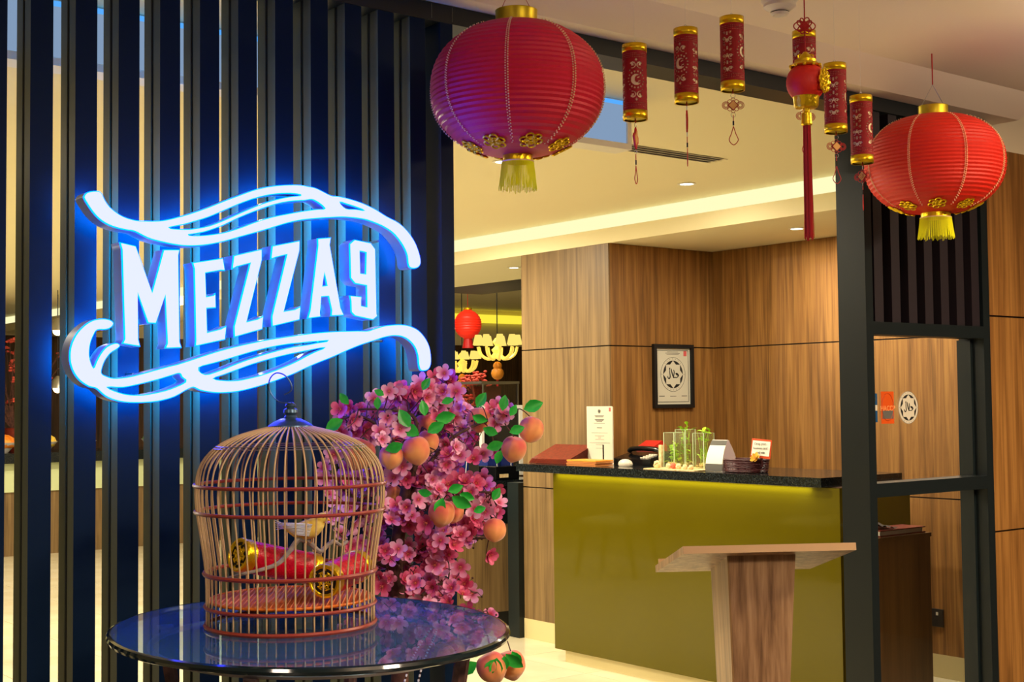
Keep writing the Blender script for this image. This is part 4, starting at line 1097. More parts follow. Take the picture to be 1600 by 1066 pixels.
box('switch_rocker', M['plaster'], 6.094, 6.0968, 4.188, 4.200, .322, .338, sk)
for k in (-1, 1): box('pin_hole', M['black'], 6.0955, 6.0968, 4.206+k*.016-.003, 4.206+k*.016+.003, .284, .294, sk)
box('pin_hole', M['black'], 6.0955, 6.0968, 4.2, 4.212, .303, .308, sk)

def onct(x, X): p = at(x, 700, 0, X); return Vector((X, p.y, CT))
UH = Vector((cos(YAW), -sin(YAW), 0)); VH = Vector((sin(YAW), cos(YAW), 0)); ZH_ = Vector((0, 0, 1))
def slab(c, u, v, L, W, T, ang, name, mt, par=None, **kw):
    """board with near edge through c, length along u, going up at angle ang along v"""
    vv = v*cos(ang)+ZH_*sin(ang); nn = u.cross(vv).normalized()
    if nn.z < 0: nn = -nn
    c = Vector(c); p = [c-u*L/2, c+u*L/2, c+u*L/2+vv*W, c-u*L/2+vv*W]
    return MB().prism(p, nn*T).build(name, mt, par, **kw)
YD = Vector((0, 1, 0)); XD = Vector((1, 0, 0))
mcen = Vector((4.95, 5.970, CT))
for k in range(9):
    L = .335; o_ = mcen + Vector((.003*k, 0, .0015+.0028*k))
    tg = 'maroon leather menu in the fanned stack, '+['lowest', 'second from the bottom', 'third from the bottom', 'fourth from the bottom', 'middle one', 'fourth from the top', 'third from the top', 'second from the top', 'topmost with its cover in view'][k]
    r = thing('menu_book', o_, tg, 'menu', 'fanned maroon menus on the counter')
    slab(o_, YD, XD, L, .20, .0016, radians(1.2+2.6*k), 'back_cover', M['menu'], r)
    slab(o_+Vector((.002, 0, .0017)), YD, XD, L-.02, .19, .0006, radians(1.6+2.6*k), 'pages', M['paper'], r)
    slab(o_+Vector((.000, 0, .0026)), YD, XD, L, .20, .0010, radians(2.0+2.6*k), 'front_cover', M['menu'], r)
ocen = Vector((4.885, 5.60, CT))
for k in range(4):
    lab = ['bottom', 'second', 'third', 'top'][k]
    slab(ocen+Vector((.002*k, .006*(k % 2), .001+.0085*k)), YD, XD, .24, .13, .0068, radians(.3), 'card_wallet', M['orange'] if k == 3 else mat('tan_card', S(190, 120, 60), .5),
         label=f'orange card wallet, {lab} of the small stack before the white notice', cat='wallet', group='orange wallets on the counter')
# notice in its stand
pl0, pl1 = at(917, 640, 0, 5.12), at(957, 640, 0, 5.12)
ns = thing('notice_stand', (5.12, (pl0.y+pl1.y)/2, CT), 'white printed notice sheet standing on the counter by the pillar', 'notice')
zt = at(937, 635, 0, 5.12).z
box('sheet', M['paper'], 5.118, 5.120, pl1.y, pl0.y, CT+.018, zt, ns)
box('acrylic_back', M['plaster'], 5.1205, 5.123, pl1.y-.002, pl0.y+.002, CT+.002, zt-.004, ns)
box('stand_foot', M['plaster'], 5.075, 5.1175, pl1.y, pl0.y, CT+.0005, CT+.003, ns)
W_ = pl0.y-pl1.y; yc = (pl0.y+pl1.y)/2
cutflower((5.1172, yc, zt-.028), (-1, 0, 0), .012, ns, M['print'], 'crest')
for k, (z, w_, h) in enumerate([(.052, .36, .004), (.059, .30, .003), (.072, .36, .004), (.078, .30, .004), (.084, .22, .004), (.094, .42, .002), (.120, .20, .004), (.150, .62, .0015), (.166, .36, .0015), (.173, .12, .0015), (.180, .10, .0015), (.187, .34, .0015), (.206, .80, .0015), (.216, .30, .0015), (.236, .30, .0015)]):
    box('print_line', M['print'], 5.1174, 5.118, yc-W_*w_/2, yc+W_*w_/2, zt-z-h, zt-z, ns)
box('postage_mark', M['pinkdark'], 5.1174, 5.118, pl1.y+.012, pl1.y+.028, zt-.030, zt-.008, ns)
# pen, phone set, receipt printer, red tray
pn = thing('desk_phone', (5.30, 5.50, CT), 'low black desk phone behind the notice and the red tray', 'phone')
b = MB().prism([(5.14, 5.32, CT+.001), (5.31, 5.32, CT+.001), (5.31, 5.32, CT+.075), (5.14, 5.32, CT+.035)], (0, .30, 0)); b.build('phone_base', M['blackgloss'], pn)
b = MB(); b.tube(catmull([(5.25, 5.60, CT+.070), (5.25, 5.58, CT+.085), (5.25, 5.48, CT+.090), (5.25, 5.38, CT+.085), (5.25, 5.34, CT+.070)], 6), .014, 10); b.build('handset', M['blackgloss'], pn, True)
for i in range(4):
    for j in range(3): box('key', M['plaster'], 5.155+.022*i, 5.169+.022*i, 5.36+.02*j, 5.374+.02*j, CT+.04+.005*i, CT+.046+.005*i, pn)
b = MB().ball((5.05, 5.42, CT+.012), .05, 16, (.6, 1, .55)); tag(b.build('paperweight', M['plaster'], None, True), label='cream rounded paperweight behind the orange wallets', cat='paperweight')
pe = thing('desk_pen', (5.04, 5.50, CT), 'thin black pen standing beside the white notice', 'pen')
MB().cyl((5.02, 5.565, CT+.0005), .016, .012, 14).build('pen_base', M['black'], pe); MB().tube([(5.02, 5.565, CT+.012), (5.015, 5.56, CT+.115)], .004, 8).build('barrel', M['blackgloss'], pe)
rt = thing('paper_tray', (5.40, 5.22, CT), 'red plastic pen pot and tray standing behind the plant vases', 'tray')
MB().prism([(5.32, 5.28, CT+.001), (5.44, 5.28, CT+.001), (5.44, 5.28, CT+.10), (5.40, 5.28, CT+.13), (5.32, 5.28, CT+.09)], (0, .13, 0)).build('tray', M['redplastic'], rt)
rt.location.y += .21

# glass vases of water plants on a mat of pebbles
def vase(cx, cy, w_, h, lab, seed, tall):
    v = thing('glass_vase', (cx, cy, CT+.006), lab, 'vase', 'square glass vases of water plants'); r = random.Random(seed)
    z0 = CT+.006; t = .002; a = w_/2
    for x0, x1, y0, y1 in ((-a, a, -a, -a+t), (-a, a, a-t, a), (-a, -a+t, -a+t, a-t), (a-t, a, -a+t, a-t)):
        box('glass_wall', M['glass'], cx+x0, cx+x1, cy+y0, cy+y1, z0, z0+h, v)
    box('water', M['water'], cx-a+t+.0005, cx+a-t-.0005, cy-a+t+.0005, cy+a-t-.0005, z0+.003, z0+h*.66, v)
    ge_ = MB()
    for x0 in (-a, a-t):
        for y0 in (-a, a-t): ge_.box(cx+x0-.0004, cx+x0+t+.0004, cy+y0-.0004, cy+y0+t+.0004, z0, z0+h+.0006)
    for q_ in ((-a, a, -a, -a+t), (-a, a, a-t, a), (-a, -a+t, -a, a), (a-t, a, -a, a)): ge_.box(cx+q_[0], cx+q_[1], cy+q_[2], cy+q_[3], z0+h+.0002, z0+h+.0015)
    ge_.build('edge_highlights', M['edgeglint'], v)
    g = MB()
    for k in range(26): g.ball((cx+r.uniform(-a+.008, a-.008), cy+r.uniform(-a+.008, a-.008), z0+.006+r.uniform(0, .018)), r.uniform(.004, .007), 6)
    g.build('gravel', M['shell'], v, True, kind='stuff')
    st = MB(); lf = []
    for k in range(7 if tall else 6):
        x, y = cx+r.uniform(-a*.5, a*.5), cy+r.uniform(-a*.5, a*.5); hh = (h*r.uniform(.95, 1.15) if tall else h*r.uniform(.35, .75))
        top = Vector((x+r.uniform(-.02, .02), y+r.uniform(-.02, .02), z0+hh)); mid = Vector((x+r.uniform(-.01, .01), y, z0+hh*.5))
        st.tube(catmull([Vector((x, y, z0+.02)), mid, top], 4), .0014, 5); lf += [top, mid.lerp(top, .5)]+([mid] if not tall else [])
    st.build('stems', M['leafy'], v)
    for k in range(14):
        lf.append(Vector((cx+r.uniform(-a, a)*1.6, cy+r.uniform(-a, a)*1.6, z0+r.uniform(.03, h*(.9 if tall else .62)))))
    for p in lf:
        o = bpy.data.objects.new('leaf', LFM2); COL.objects.link(o); o.parent = v; o.location = p-ORG[v.name]
        inside = p.z < z0+h-.01
        o.scale = [(.55 if inside else 1.0)*r.uniform(.8, 1.1)]*3; o.rotation_euler = (r.uniform(-.5, .5), r.uniform(-1.0, .2), r.uniform(0, 6.28))
        if inside:
            o.scale = [.85]*3; o.location = Vector((cx+(p.x-cx)*.3, cy+(p.y-cy)*.3, p.z))-ORG[v.name]
LFM2 = LFM.copy(); LFM2.materials.clear(); LFM2.materials.append(M['leafy'])
VX = 5.06
def vy(x, X=VX): return at(x, 700, 0, X).y
vase(VX+.02, vy(1049), .078, .180, 'left square glass vase, clear upper half, with small water plants', 1, False)
vase(VX+.10, vy(1071, VX+.10), .076, .195, 'middle square glass vase rising above its two neighbours', 2, True)
vase(VX+.02, vy(1095), .078, .180, 'right square glass vase with bright pothos leaves over its rim', 3, True)
mt0 = box('straw_mat', M['shell'], 4.90, 5.17, vy(1102, 4.98), vy(1022, 4.98), CT+.0005, CT+.005); tag(mt0, 'thin straw mat under the three glass vases', 'mat')
for k, (x, r_, c_, lab) in enumerate([(1034, .026, 'shell', 'large cream whelk shell at the left of the mat'), (1050, .018, 'shell', 'small cream shell before the left vase'), (1058, .020, 'redplastic', 'red and white shell before the left vase'),
                           (1066, .019, 'shell', 'round cream shell before the middle vase'), (1076, .017, 'shell', 'pale cockle shell between the middle and right vases'), (1085, .016, 'shell', 'small gold-cream shell before the right vase')]):
    y = vy(x, 4.96); s = MB(); pts = [Vector((4.95, y+r_*1.5*(1-i/12), CT+.006+r_*.8+(.006*sin(i)))) for i in range(13)]
    s.tube(pts, [max(.001, r_*.8*sin(pi*min(1, (i+.6)/9.0)) if i < 9 else r_*.15*(13-i)/4) for i in range(13)], 10)
    tag(s.build('sea_shell', M[c_] if c_ == 'shell' else mat('red_shell', S(214, 110, 80), .5), None, True), lab, 'shell', 'shells on the straw mat')
lb = box('glass_bottle', M['shell'], 5.07, 5.085, vy(1033, 5.07), vy(1029, 5.07), CT+.0005, CT+.12); tag(lb, 'narrow cream box standing at the left end of the mat', 'box')

# tent card (its code left blank)
tc_ = thing('tent_card', (5.03, 4.85, CT), 'white curved tent card with dark header beside the vases', 'card')
ya, yb = vy(1104, 4.97), vy(1128, 4.97)
TN = Vector((0, 1, 0)); hC = .155; wC = ya-yb
def tentside(sgn, name, mt, d0=0, z0=0, z1=1, off=0):
    s = MB(); n = 10
    for i in range(n+1):
        t = z0+(z1-z0)*i/n; x = 5.015+sgn*(.055*(1-t**2.2)+.001)-off
        for y in (yb-.012*(1-t)+.0, ya+.0): s.v.append((x, y, CT+.001+hC*t))
    m0 = len(s.v)
    s.v += [(a_+.0012*(-sgn), b_, c_2) for a_, b_, c_2 in s.v[:m0]]
    for i in range(n):
        s.q(2*i, 2*i+1, 2*i+3, 2*i+2); s.q(m0+2*i, m0+2*i+2, m0+2*i+3, m0+2*i+1)
        s.q(2*i, 2*i+2, m0+2*i+2, m0+2*i); s.q(2*i+1, m0+2*i+1, m0+2*i+3, 2*i+3)
    s.q(0, m0, m0+1, 1); s.q(2*n, 2*n+1, m0+2*n+1, m0+2*n)
    return s.build(name, mt, tc_, True)
tentside(-1, 'front_face', M['white']); tentside(1, 'back_face', M['white'])
tentside(-1, 'header_band', M['print'], z0=.83, z1=.985, off=.0012); tentside(-1, 'footer_band', M['print'], z0=.01, z1=.24, off=.0012)
MB().prism([(4.958, yb-.012, CT+.001), (5.072, yb-.012, CT+.001), (5.056, yb-.006, CT+.08), (5.02, yb-.001, CT+.155), (5.01, yb-.001, CT+.155), (4.974, yb-.006, CT+.08)], (0, .0008, 0)).build('side_gusset', mat('pale_pink_card', S(220, 200, 204), .6), tc_)
box('red_mark', M['redplastic'], 5.0070, 5.0078, yb+.010, yb+.040, CT+.140, CT+.147, tc_)

# woven basket with a flower and a framed card
bx, by = 5.02, vy(1161, 5.02)-.02
bk = thing('woven_basket', (bx, by, CT), 'low oval purple-brown woven basket near the counter end', 'basket')
s = MB(); N_ = 40
def bel(a, z, k=1): return Vector((bx+.078*k*cos(a)*(1+.06*z/.06), by+.118*k*sin(a)*(1+.06*z/.06), CT+.001+z))
for i in range(14):
    z = .004+.0043*i
    if i == 3 or i == 9: continue
    s.tube([bel(2*pi*k/N_, z, 1+.012*(-1)**(k+i)) for k in range(N_)], .0024, 5, closed=True)
s.build('weave', M['basket'], bk, True)
s = MB()
for k in range(0, N_): s.tube([bel(2*pi*k/N_, 0, .995), bel(2*pi*k/N_, .060, .995)], .0022, 4)
s.build('stakes', M['basket'], bk)
s = MB(); s.tube([bel(2*pi*k/N_, .062, 1.01) for k in range(N_)], .0045, 6, closed=True); s.build('rim', M['basket'], bk, True)
MB().prism([bel(2*pi*k/N_, .002, .97) for k in range(N_)], (0, 0, .003)).build('base', M['basket'], bk)
fc0 = onct(1174, 4.99); fc1 = onct(1203, 4.99)
fcz = at(1188, 717, 0, 4.99).z
fr = thing('framed_card', (4.99, (fc0.y+fc1.y)/2, CT+.05), 'small white card in an orange frame standing at the basket', 'card')
tl_ = .05
b = MB()
y0, y1 = fc1.y, fc0.y
b.prism([(4.985, y0-.004, fcz), (4.985, y1+.003, fcz+.006), (4.993, y1-.003, fcz+.098), (4.993, y0-.010, fcz+.090)], (.003, 0, 0)); b.build('orange_frame', mat('orange_red_plastic', S(214, 76, 30), .4), fr)
b = MB(); b.prism([(4.984, y0+.002, fcz+.012), (4.984, y1-.004, fcz+.016), (4.991, y1-.010, fcz+.088), (4.991, y0-.004, fcz+.082)], (.0006, 0, 0)); b.build('card', M['white'], fr)
for i, tx in enumerate(['Drop your', 'business card', 'and win']):
    text(tx, .0165, (4.9835+.002*i*0, (y0+y1)/2-.004, fcz+.072-.021*i), (radians(90), 0, radians(-90)), M['print'], fr)
box('easel_foot', M['basket'], 4.99, 5.00, (y0+y1)/2-.005, (y0+y1)/2+.005, CT+.03, fcz+.012, fr)
o = bpy.data.objects.new('silk_flower', blossom_mesh(mat('yellow_petal', S(236, 190, 70), .6), .010, 3)); COL.objects.link(o); o.location = (4.965, onct(1181, 4.965).y, CT+.072); o.rotation_euler = (0, radians(-60), 0); o.scale = [1.05]*3
tag(o, 'small yellow artificial flower resting on the woven basket', 'flower')

# ---------------------------------------------------------------- halal emblem (flat print)
def emblem(par, c, u, v, R, nrm, disc_mt):
    """c centre, u right, v up, flat layers stacked along nrm"""
    c, u, v, nrm = Vector(c), Vector(u), Vector(v), Vector(nrm)
    def flat(name, pts, h, mt): MB().prism([c+u*x+v*y+nrm*h for x, y in pts], nrm*.0003).build(name, mt, par)
    circ = lambda r, n=48: [(r*cos(2*pi*i/n), r*sin(2*pi*i/n)) for i in range(n)]
    flat('outer_disc', circ(R), .0004, disc_mt)
    s = MB()
    s.tube([c+u*x+v*y+nrm*.0009 for x, y in circ(R*.985)], R*.010, 4, closed=True); s.build('outer_line', M['ink'], par)
    flat('black_disc', circ(R*.80), .0010, M['ink'])
    st = []
    for i in range(16):
        r = R*(.80 if i % 2 == 0 else .615); a = pi/2+2*pi*i/16; st.append((r*cos(a), r*sin(a)))
    s = MB(); n0 = 0; s.v = [tuple(c+nrm*.0016)]+[tuple(c+u*x+v*y+nrm*.0016) for x, y in st]
    for i in range(16): s.q(0, 1+i, 1+(i+1) % 16)
    s.build('eight_point_star', disc_mt, par)
    g = MB(); k = R*.42
    def stroke(pts, w0, w1):
        q = catmull([c+u*x*k+v*y*k+nrm*.0020 for x, y in pts], 5); n = len(q)
        g.tube(q, [k*(w0+(w1-w0)*abs(2*i/(n-1)-1)) for i in range(n)], 5, flat=1)
    stroke([(1.05, -.10), (.80, .12), (.52, .12), (.74, -.05), (1.02, -.12), (.70, -.42), (.35, -.40)], .10, .05)   # haa
    stroke([(.45, -.40), (.20, -.42), (.02, -.36), (.18, .25), (.10, .62)], .09, .05)                              # lam
    stroke([(.02, -.36), (-.14, -.10), (-.30, .45), (-.36, .78)], .09, .05)                                          # alif
    stroke([(-.62, .92), (-.66, .30), (-.60, -.30), (-.80, -.58), (-1.02, -.45), (-1.05, -.22)], .10, .05)           # final lam
    stroke([(-.62, .92), (-.74, .70)], .07, .04)
    g.build('calligraphy', M['ink'], par)
    g = MB()
    for i in range(24):
        a = 2*pi*i/24
        if i in (0, 12): g.tube([c+(u*cos(a)+v*sin(a))*R*.90+nrm*.001+(u*cos(t)+v*sin(t))*R*.02 for t in (0, 2, 4)], R*.016, 4, closed=True)
        elif 2 < i < 10 or 15 < i < 21: g.tube([c+(u*cos(a)+v*sin(a))*R*.86+nrm*.001, c+(u*cos(a+.05)+v*sin(a+.05))*R*.93+nrm*.001], R*.010, 4)
    g.build('ring_marks', M['print'], par)
f0, f1 = at(1018, 537, 1, 5.745), at(1080, 540, 1, 5.745); z0f, z1f = 1.405, 1.784
fm = thing('framed_certificate', ((f0.x+f1.x)/2, 5.745, 1.6), 'black framed halal certificate hanging on the alcove wall', 'picture frame')
x0, x1 = f0.x, f1.x
for a in ((x0, x0+.022, z0f, z1f), (x1-.022, x1, z0f, z1f), (x0+.022, x1-.022, z0f, z0f+.022), (x0+.022, x1-.022, z1f-.022, z1f)):
    box('frame_bar', M['black'], a[0], a[1], 5.722, 5.7445, a[2], a[3], fm)
box('certificate_sheet', M['paper'], x0+.022, x1-.022, 5.738, 5.742, z0f+.022, z1f-.022, fm)
for a in ((x0+.035, x0+.038, z0f+.035, z1f-.035), (x1-.038, x1-.035, z0f+.035, z1f-.035), (x0+.035, x1-.035, z0f+.035, z0f+.038), (x0+.035, x1-.035, z1f-.038, z1f-.035)):
    box('border_line', M['ink'], a[0], a[1], 5.7372, 5.738, a[2], a[3], fm)
emblem(fm, ((x0+x1)/2, 5.7375, 1.605), (1, 0, 0), (0, 0, 1), .103, (0, -1, 0), M['paper'])
for z, w_ in ((1.738, .09), (1.730, .12), (1.722, .10), (1.474, .05)):
    box('print_line', M['print'], (x0+x1)/2-w_/2, (x0+x1)/2+w_/2, 5.7372, 5.738, z, z+.0025, fm)
for xx in (x0+.050, x1-.095): box('print_line', M['print'], xx, xx+.045, 5.7372, 5.738, 1.474, 1.478, fm)
box('stamp', M['pinkdark'], x1-.075, x1-.050, 5.7372, 5.738, 1.715, 1.745, fm)
# stickers on the side light
GY = 3.0305
a = at(1376, 612, 1, GY); b2 = at(1397, 662, 1, GY)
so = thing('hygiene_sticker', (a.x, GY, b2.z), 'orange rectangular sticker on the side light, lettered HACCP', 'sticker')
box('sticker_face', M['sticker_or'], a.x, b2.x, GY-.0010, GY, b2.z, a.z, so)
box('white_panel', M['print'], a.x+.006, b2.x-.004, GY-.0015, GY-.0011, b2.z+.018, b2.z+.048, so)
text('HACCP', .026, ((a.x+b2.x)/2, GY-.0016, a.z-.062), (radians(90), 0, 0), mat('pale_orange_print', S(236, 150, 90), .5), so, bold=.0004)
tt = MB(); tt.tube([Vector(((a.x+b2.x)/2, GY-.0013, a.z-.057))+Vector((.034*cos(t), 0, .050*sin(t))) for t in [2*pi*q/30 for q in range(30)]], .0012, 4, closed=True); tt.build('oval_outline', mat('dark_orange_print', S(170, 60, 16), .5), so)
a = at(1361, 615, 1, GY); b2 = at(1371, 660, 1, GY)
sb = thing('blue_sticker', (a.x, GY, b2.z), 'narrow blue sticker at the left edge of the side light', 'sticker')
box('sticker_face', M['sticker_bl'], a.x-.01, b2.x, GY-.0010, GY, b2.z, a.z, sb)
zt = lambda t: lerp(b2.z, a.z, t)
box('white_panel', M['paper'], a.x-.01, b2.x-.001, GY-.0015, GY-.0011, zt(.40), zt(.60), sb)
box('pale_mark', M['print'], a.x, b2.x-.010, GY-.0015, GY-.0011, zt(.74), zt(.86), sb)
box('pale_mark', M['paper'], a.x+.004, b2.x-.020, GY-.0015, GY-.0011, zt(.18), zt(.32), sb)
cE = at(1419, 637, 1, GY)
sh_ = thing('round_sticker', cE, 'round black and white halal sticker on the side light', 'sticker')
emblem(sh_, cE-Vector((0, .0002, 0)), (1, 0, 0), (0, 0, 1), .0605, (0, -1, 0), M['paper'])

# ================================================================== LECTERN
lc = thing('lectern', (3.0, 2.62, 0), 'plain wooden lectern with tilted top standing in the entrance', 'lectern')
A_, B_ = dep(1067, 854, 3.80), dep(1337, 848, 3.80)
fl_c = dep(1024, 884, 4.26); dwn = fl_c-A_
C_, D_ = B_+(dwn+UH*.0)*1.0, A_+dwn
C_ = B_+Vector((dwn.x, dwn.y, dwn.z))
nrm = (B_-A_).cross(D_-A_).normalized()
if nrm.z < 0: nrm = -nrm
T_ = .021
MB().prism([A_, B_, C_, D_], -nrm*T_).build('slanted_top', M['woodl'], lc)
MB().prism([A_-nrm*T_-FW*.0006, B_-nrm*T_-FW*.0006, B_-FW*.0006, A_-FW*.0006], -FW*.0008).build('edge_band', M['edge'], lc)
eb = [D_+(C_-D_)*.02, D_+(C_-D_)*.98]
MB().prism([eb[0]+nrm*.001, eb[1]+nrm*.001, eb[1]+nrm*.02, eb[0]+nrm*.02], (A_-D_).normalized()*.012).build('book_ledge', M['edge'], lc)
def lz(px, d): return dep(*px, d)
ft, dF, dB = .0, 3.87, 4.22
tl, tr = lz((1137, 867), dF), lz((1243, 864), dF); bl, brr = lz((1146, 1066), dF), lz((1236, 1066), dF)
ext = lambda p, q: p+(q-p)*(p.z/(p.z-q.z))
fl2, fr2 = ext(tl, bl), ext(tr, brr); fl2.z = fr2.z = .001
dv = VH*.34; tdrop = dwn.normalized()
def colpts(p, back): return p+dv*back
dz = Vector((0, 0, dwn.z*.34/ (dwn.dot(VH))))
top4 = [tl, tr, tr+dv+dz, tl+dv+dz]; bot4 = [fl2+VH*.02, fr2+VH*.02, fr2+VH*.30, fl2+VH*.30]
s = MB(); s.v = [tuple(p) for p in top4+bot4]
for q in ((0, 1, 2, 3), (7, 6, 5, 4), (0, 4, 5, 1), (1, 5, 6, 2), (2, 6, 7, 3), (3, 7, 4, 0)): s.q(*q)
s.build('tapered_column', M['woodl'], lc)
s = MB()   # pale edge strip up the left front corner
for p, q in ((tl, fl2+VH*.02),):
    s.prism([p-FW*.0015, p-FW*.0015+UH*.003, q-FW*.0015+UH*.003, q-FW*.0015], -UH*.002)
s.build('corner_edging', M['edge'], lc)
bc_ = (fl2+fr2)/2+VH*.16
s = MB(); s.prism([bc_-UH*.22-VH*.20, bc_+UH*.22-VH*.20, bc_+UH*.22+VH*.20, bc_-UH*.22+VH*.20], (0, 0, .03)); s.build('foot_plate', M['woodl'], lc)

# ================================================================== CEILING FITTINGS
for (x, y, z), lab in (((4.835, 4.714, 2.53), 'recessed downlight glowing in the reception ceiling beside the cove'), ((5.648, 4.697, 2.3625), 'recessed downlight in the lowered soffit above the counter'),
                       ((5.664, 7.157, 2.3625), 'recessed downlight in the soffit left of the pillar'), ((3.7, 4.75, 2.53), 'recessed downlight in the middle of the reception ceiling')):
    dl = thing('downlight', (x, y, z), lab, 'downlight')
    MB().lathe([(.034, -.001), (.045, -.001), (.047, -.004), (.034, -.005)], (x, y, z), 32).build('trim_ring', M['white'], dl, True)
    MB().lathe([(.0005, -.0012), (.034, -.0012), (.034, -.0022), (.0005, -.0022)], (x, y, z), 32).build('lamp_disc', M['lightwhite'], dl)
sdv = thing('slot_diffuser', (3.2, 4.18, 2.53), 'long black slot air diffuser in the reception ceiling', 'air vent')
box('vent_back', M['black'], 1.6, 4.47, 4.125, 4.235, 2.527, 2.5295, sdv)
for k in range(4): box('fin', M['plaster'], 1.58, 4.49, 4.120+.0345*k, 4.1255+.0345*k, 2.5255, 2.5268, sdv)
lbx = thing('light_box', (2.0, 3.51, 2.44), 'pale blue lit box with white frame hanging under the reception ceiling', 'light box')
box('box_body', M['white'], .4, 3.325, 3.522, 3.60, 2.350, 2.529, lbx)
box('lit_panel', emis('pale_blue_panel', (.30, .44, .66, 1), .75), .42, 3.305, 3.5195, 3.5215, 2.372, 2.510, lbx)
box('led_bar', emis('sky_blue_led', (.10, .42, 1, 1), 1.0), .42, 3.305, 3.516, 3.5215, 2.5105, 2.524, lbx)
for a in ((.4, 3.325, 2.350, 2.3715), (.4, .4195, 2.372, 2.524), (3.3055, 3.325, 2.372, 2.524)): box('frame_bar', M['white'], a[0], a[1], 3.512, 3.5215, a[2], a[3], lbx)

# ================================================================== FAR ROOM
cc_ = thing('cashier_cabinet', (4.9, 7.1, 0), 'wood-fronted cashier cabinet with dark top left of the pillar', 'cabinet')
box('plinth', M['black'], 4.85, 5.67, 6.98, 7.4, 0, .10, cc_)
box('wood_front', M['woodp'], 4.85, 5.685, 6.95, 7.42, .10, .66, cc_)
box('drawer_band', M['frame'], 4.85, 5.685, 6.955, 7.42, .665, .905, cc_)
box('cabinet_top', M['stone'], 4.82, 5.70, 6.90, 7.44, .91, .945, cc_)
pb = thing('receipt_printer', (4.98, 6.98, .946), 'black receipt printer with a cream label on the cashier cabinet', 'printer')
u0, u1 = at(775, 760, 1, 6.93), at(814, 760, 1, 6.93)
box('printer_body', M['blackgloss'], u0.x, u1.x-.01, 6.93, 7.12, .946, 1.035, pb, .006)
box('paper_label', M['shell'], u0.x+.03, u0.x+.10, 6.927, 6.9295, .962, .985, pb)
for i, (px, w_) in enumerate([(725, 15), (771, 18), (793, 18)]):
    a0, a1 = at(px-w_/2, 735, 1, 7.16), at(px+w_/2, 735, 1, 7.16)
    g = thing('gift_bag', (a0.x, 7.16, .946), ['blue paper bag with white cord, farthest left on the cashier cabinet', 'blue paper bag with white cord, middle of the three', 'blue paper bag with white cord nearest the pillar'][i], 'bag', 'blue gift bags on the cashier cabinet')
    box('bag_body', M['bluebox'], a0.x, a1.x, 7.16, 7.26, .946, 1.11, g)
    MB().tube(catmull([(a0.x+.01, 7.158, 1.10), (a0.x+.015, 7.15, 1.13), ((a0.x+a1.x)/2, 7.15, 1.17), (a1.x-.02, 7.15, 1.12), (a1.x-.03, 7.152, 1.0), (a1.x-.034, 7.156, .955)], 5), .0025, 5).build('cord_handle', M['white'], g)
wb_ = thing('menu_board', (5.1, 7.36, .946), 'white framed board behind the blue bags left of the pillar', 'board')
a0, a1 = at(752, 634, 1, 7.33), at(816, 634, 1, 7.33)
box('board', M['blackgloss'], a0.x+.01, a1.x-.01, 7.335, 7.35, .946, a0.z-.02, wb_)
for a in ((a0.x, a1.x, a0.z-.028, a0.z), (a0.x, a0.x+.02, .946, a0.z-.0285), (a1.x-.03, a1.x, .946, a0.z-.0285)): box('frame_bar', M['white'], a[0], a[1], 7.325, 7.355, a[2], a[3], wb_)
dc = thing('display_case', (6.5, 9.0, 0), 'dark glazed display case with chrome rim far behind the tree', 'display case')
a0, a1 = at(753, 596, 1, 9.2), at(809, 596, 1, 9.2)
box('case_base', M['black'], a0.x, a1.x, 9.2, 9.6, 0, 1.42, dc)
for a in ((a0.x, a1.x, 9.2, 9.206), (a0.x, a1.x, 9.594, 9.6)): box('glass_pane', M['winglass'], a[0], a[1], a[2], a[3], 1.421, a0.z-.02, dc)
box('chrome_rim', M['steel'], a0.x-.01, a1.x+.01, 9.19, 9.61, a0.z-.02, a0.z, dc)
for xx in (a0.x, a1.x-.012): box('chrome_post', M['steel'], xx, xx+.012, 9.188, 9.199, 1.42, a0.z-.021, dc)
MB().prism([(a0.x+.09, 9.4, 1.43), (a1.x-.03, 9.4, 1.50), (a1.x-.03, 9.4, a0.z-.04), (a0.x+.06, 9.4, a0.z-.04)], (0, .03, 0)).build('inner_panel', M['menu'], dc)
def chandelier(px, d, R, lab):
    c = dep(*px, d); r = thing('chandelier', c, lab, 'chandelier', 'yellow lit chandeliers in the dining room')
    MB().tube([c+Vector((0, 0, -.02)), Vector((c.x, c.y, 2.9))], .005, 6).build('stem', M['black'], r)
    MB().lathe([(.02, .12), (.05, .08), (.02, .04), (.06, 0), (.03, -.05), (.01, -.09)], c, 14).build('hub', M['goldlit'], r, True)
    for k in range(9):
        a = 2*pi*k/9; u = Vector((cos(a), sin(a), 0))
        MB().tube(catmull([c, c+u*R*.4+Vector((0, 0, -.09)), c+u*R*.85+Vector((0, 0, -.05)), c+u*R+Vector((0, 0, .03))], 4), .016, 6).build('arm', M['goldlit'], r, True)
        MB().lathe([(R*.27, .05), (R*.15, .05+R*.50)], c+u*R, 14).build('lamp_shade', M['shade'], r, True)
    g = MB(); g.ball(c+Vector((0, 0, -.16)), .045, 10); g.ball(c+Vector((0, 0, -.235)), .065, 10); g.build('gourd_charm', M['orange'], r, True)
    MB().tube([c+Vector((0, 0, -.28)), c+Vector((0, 0, -.50))], .012, 6).build('charm_tassel', M['redtassel'], r)
chandelier((777, 547), 13.5, .20, 'larger yellow lit chandelier seen left of the pillar')
chandelier((722, 568), 15.0, .17, 'smaller yellow lit chandelier partly hidden by the screen post')
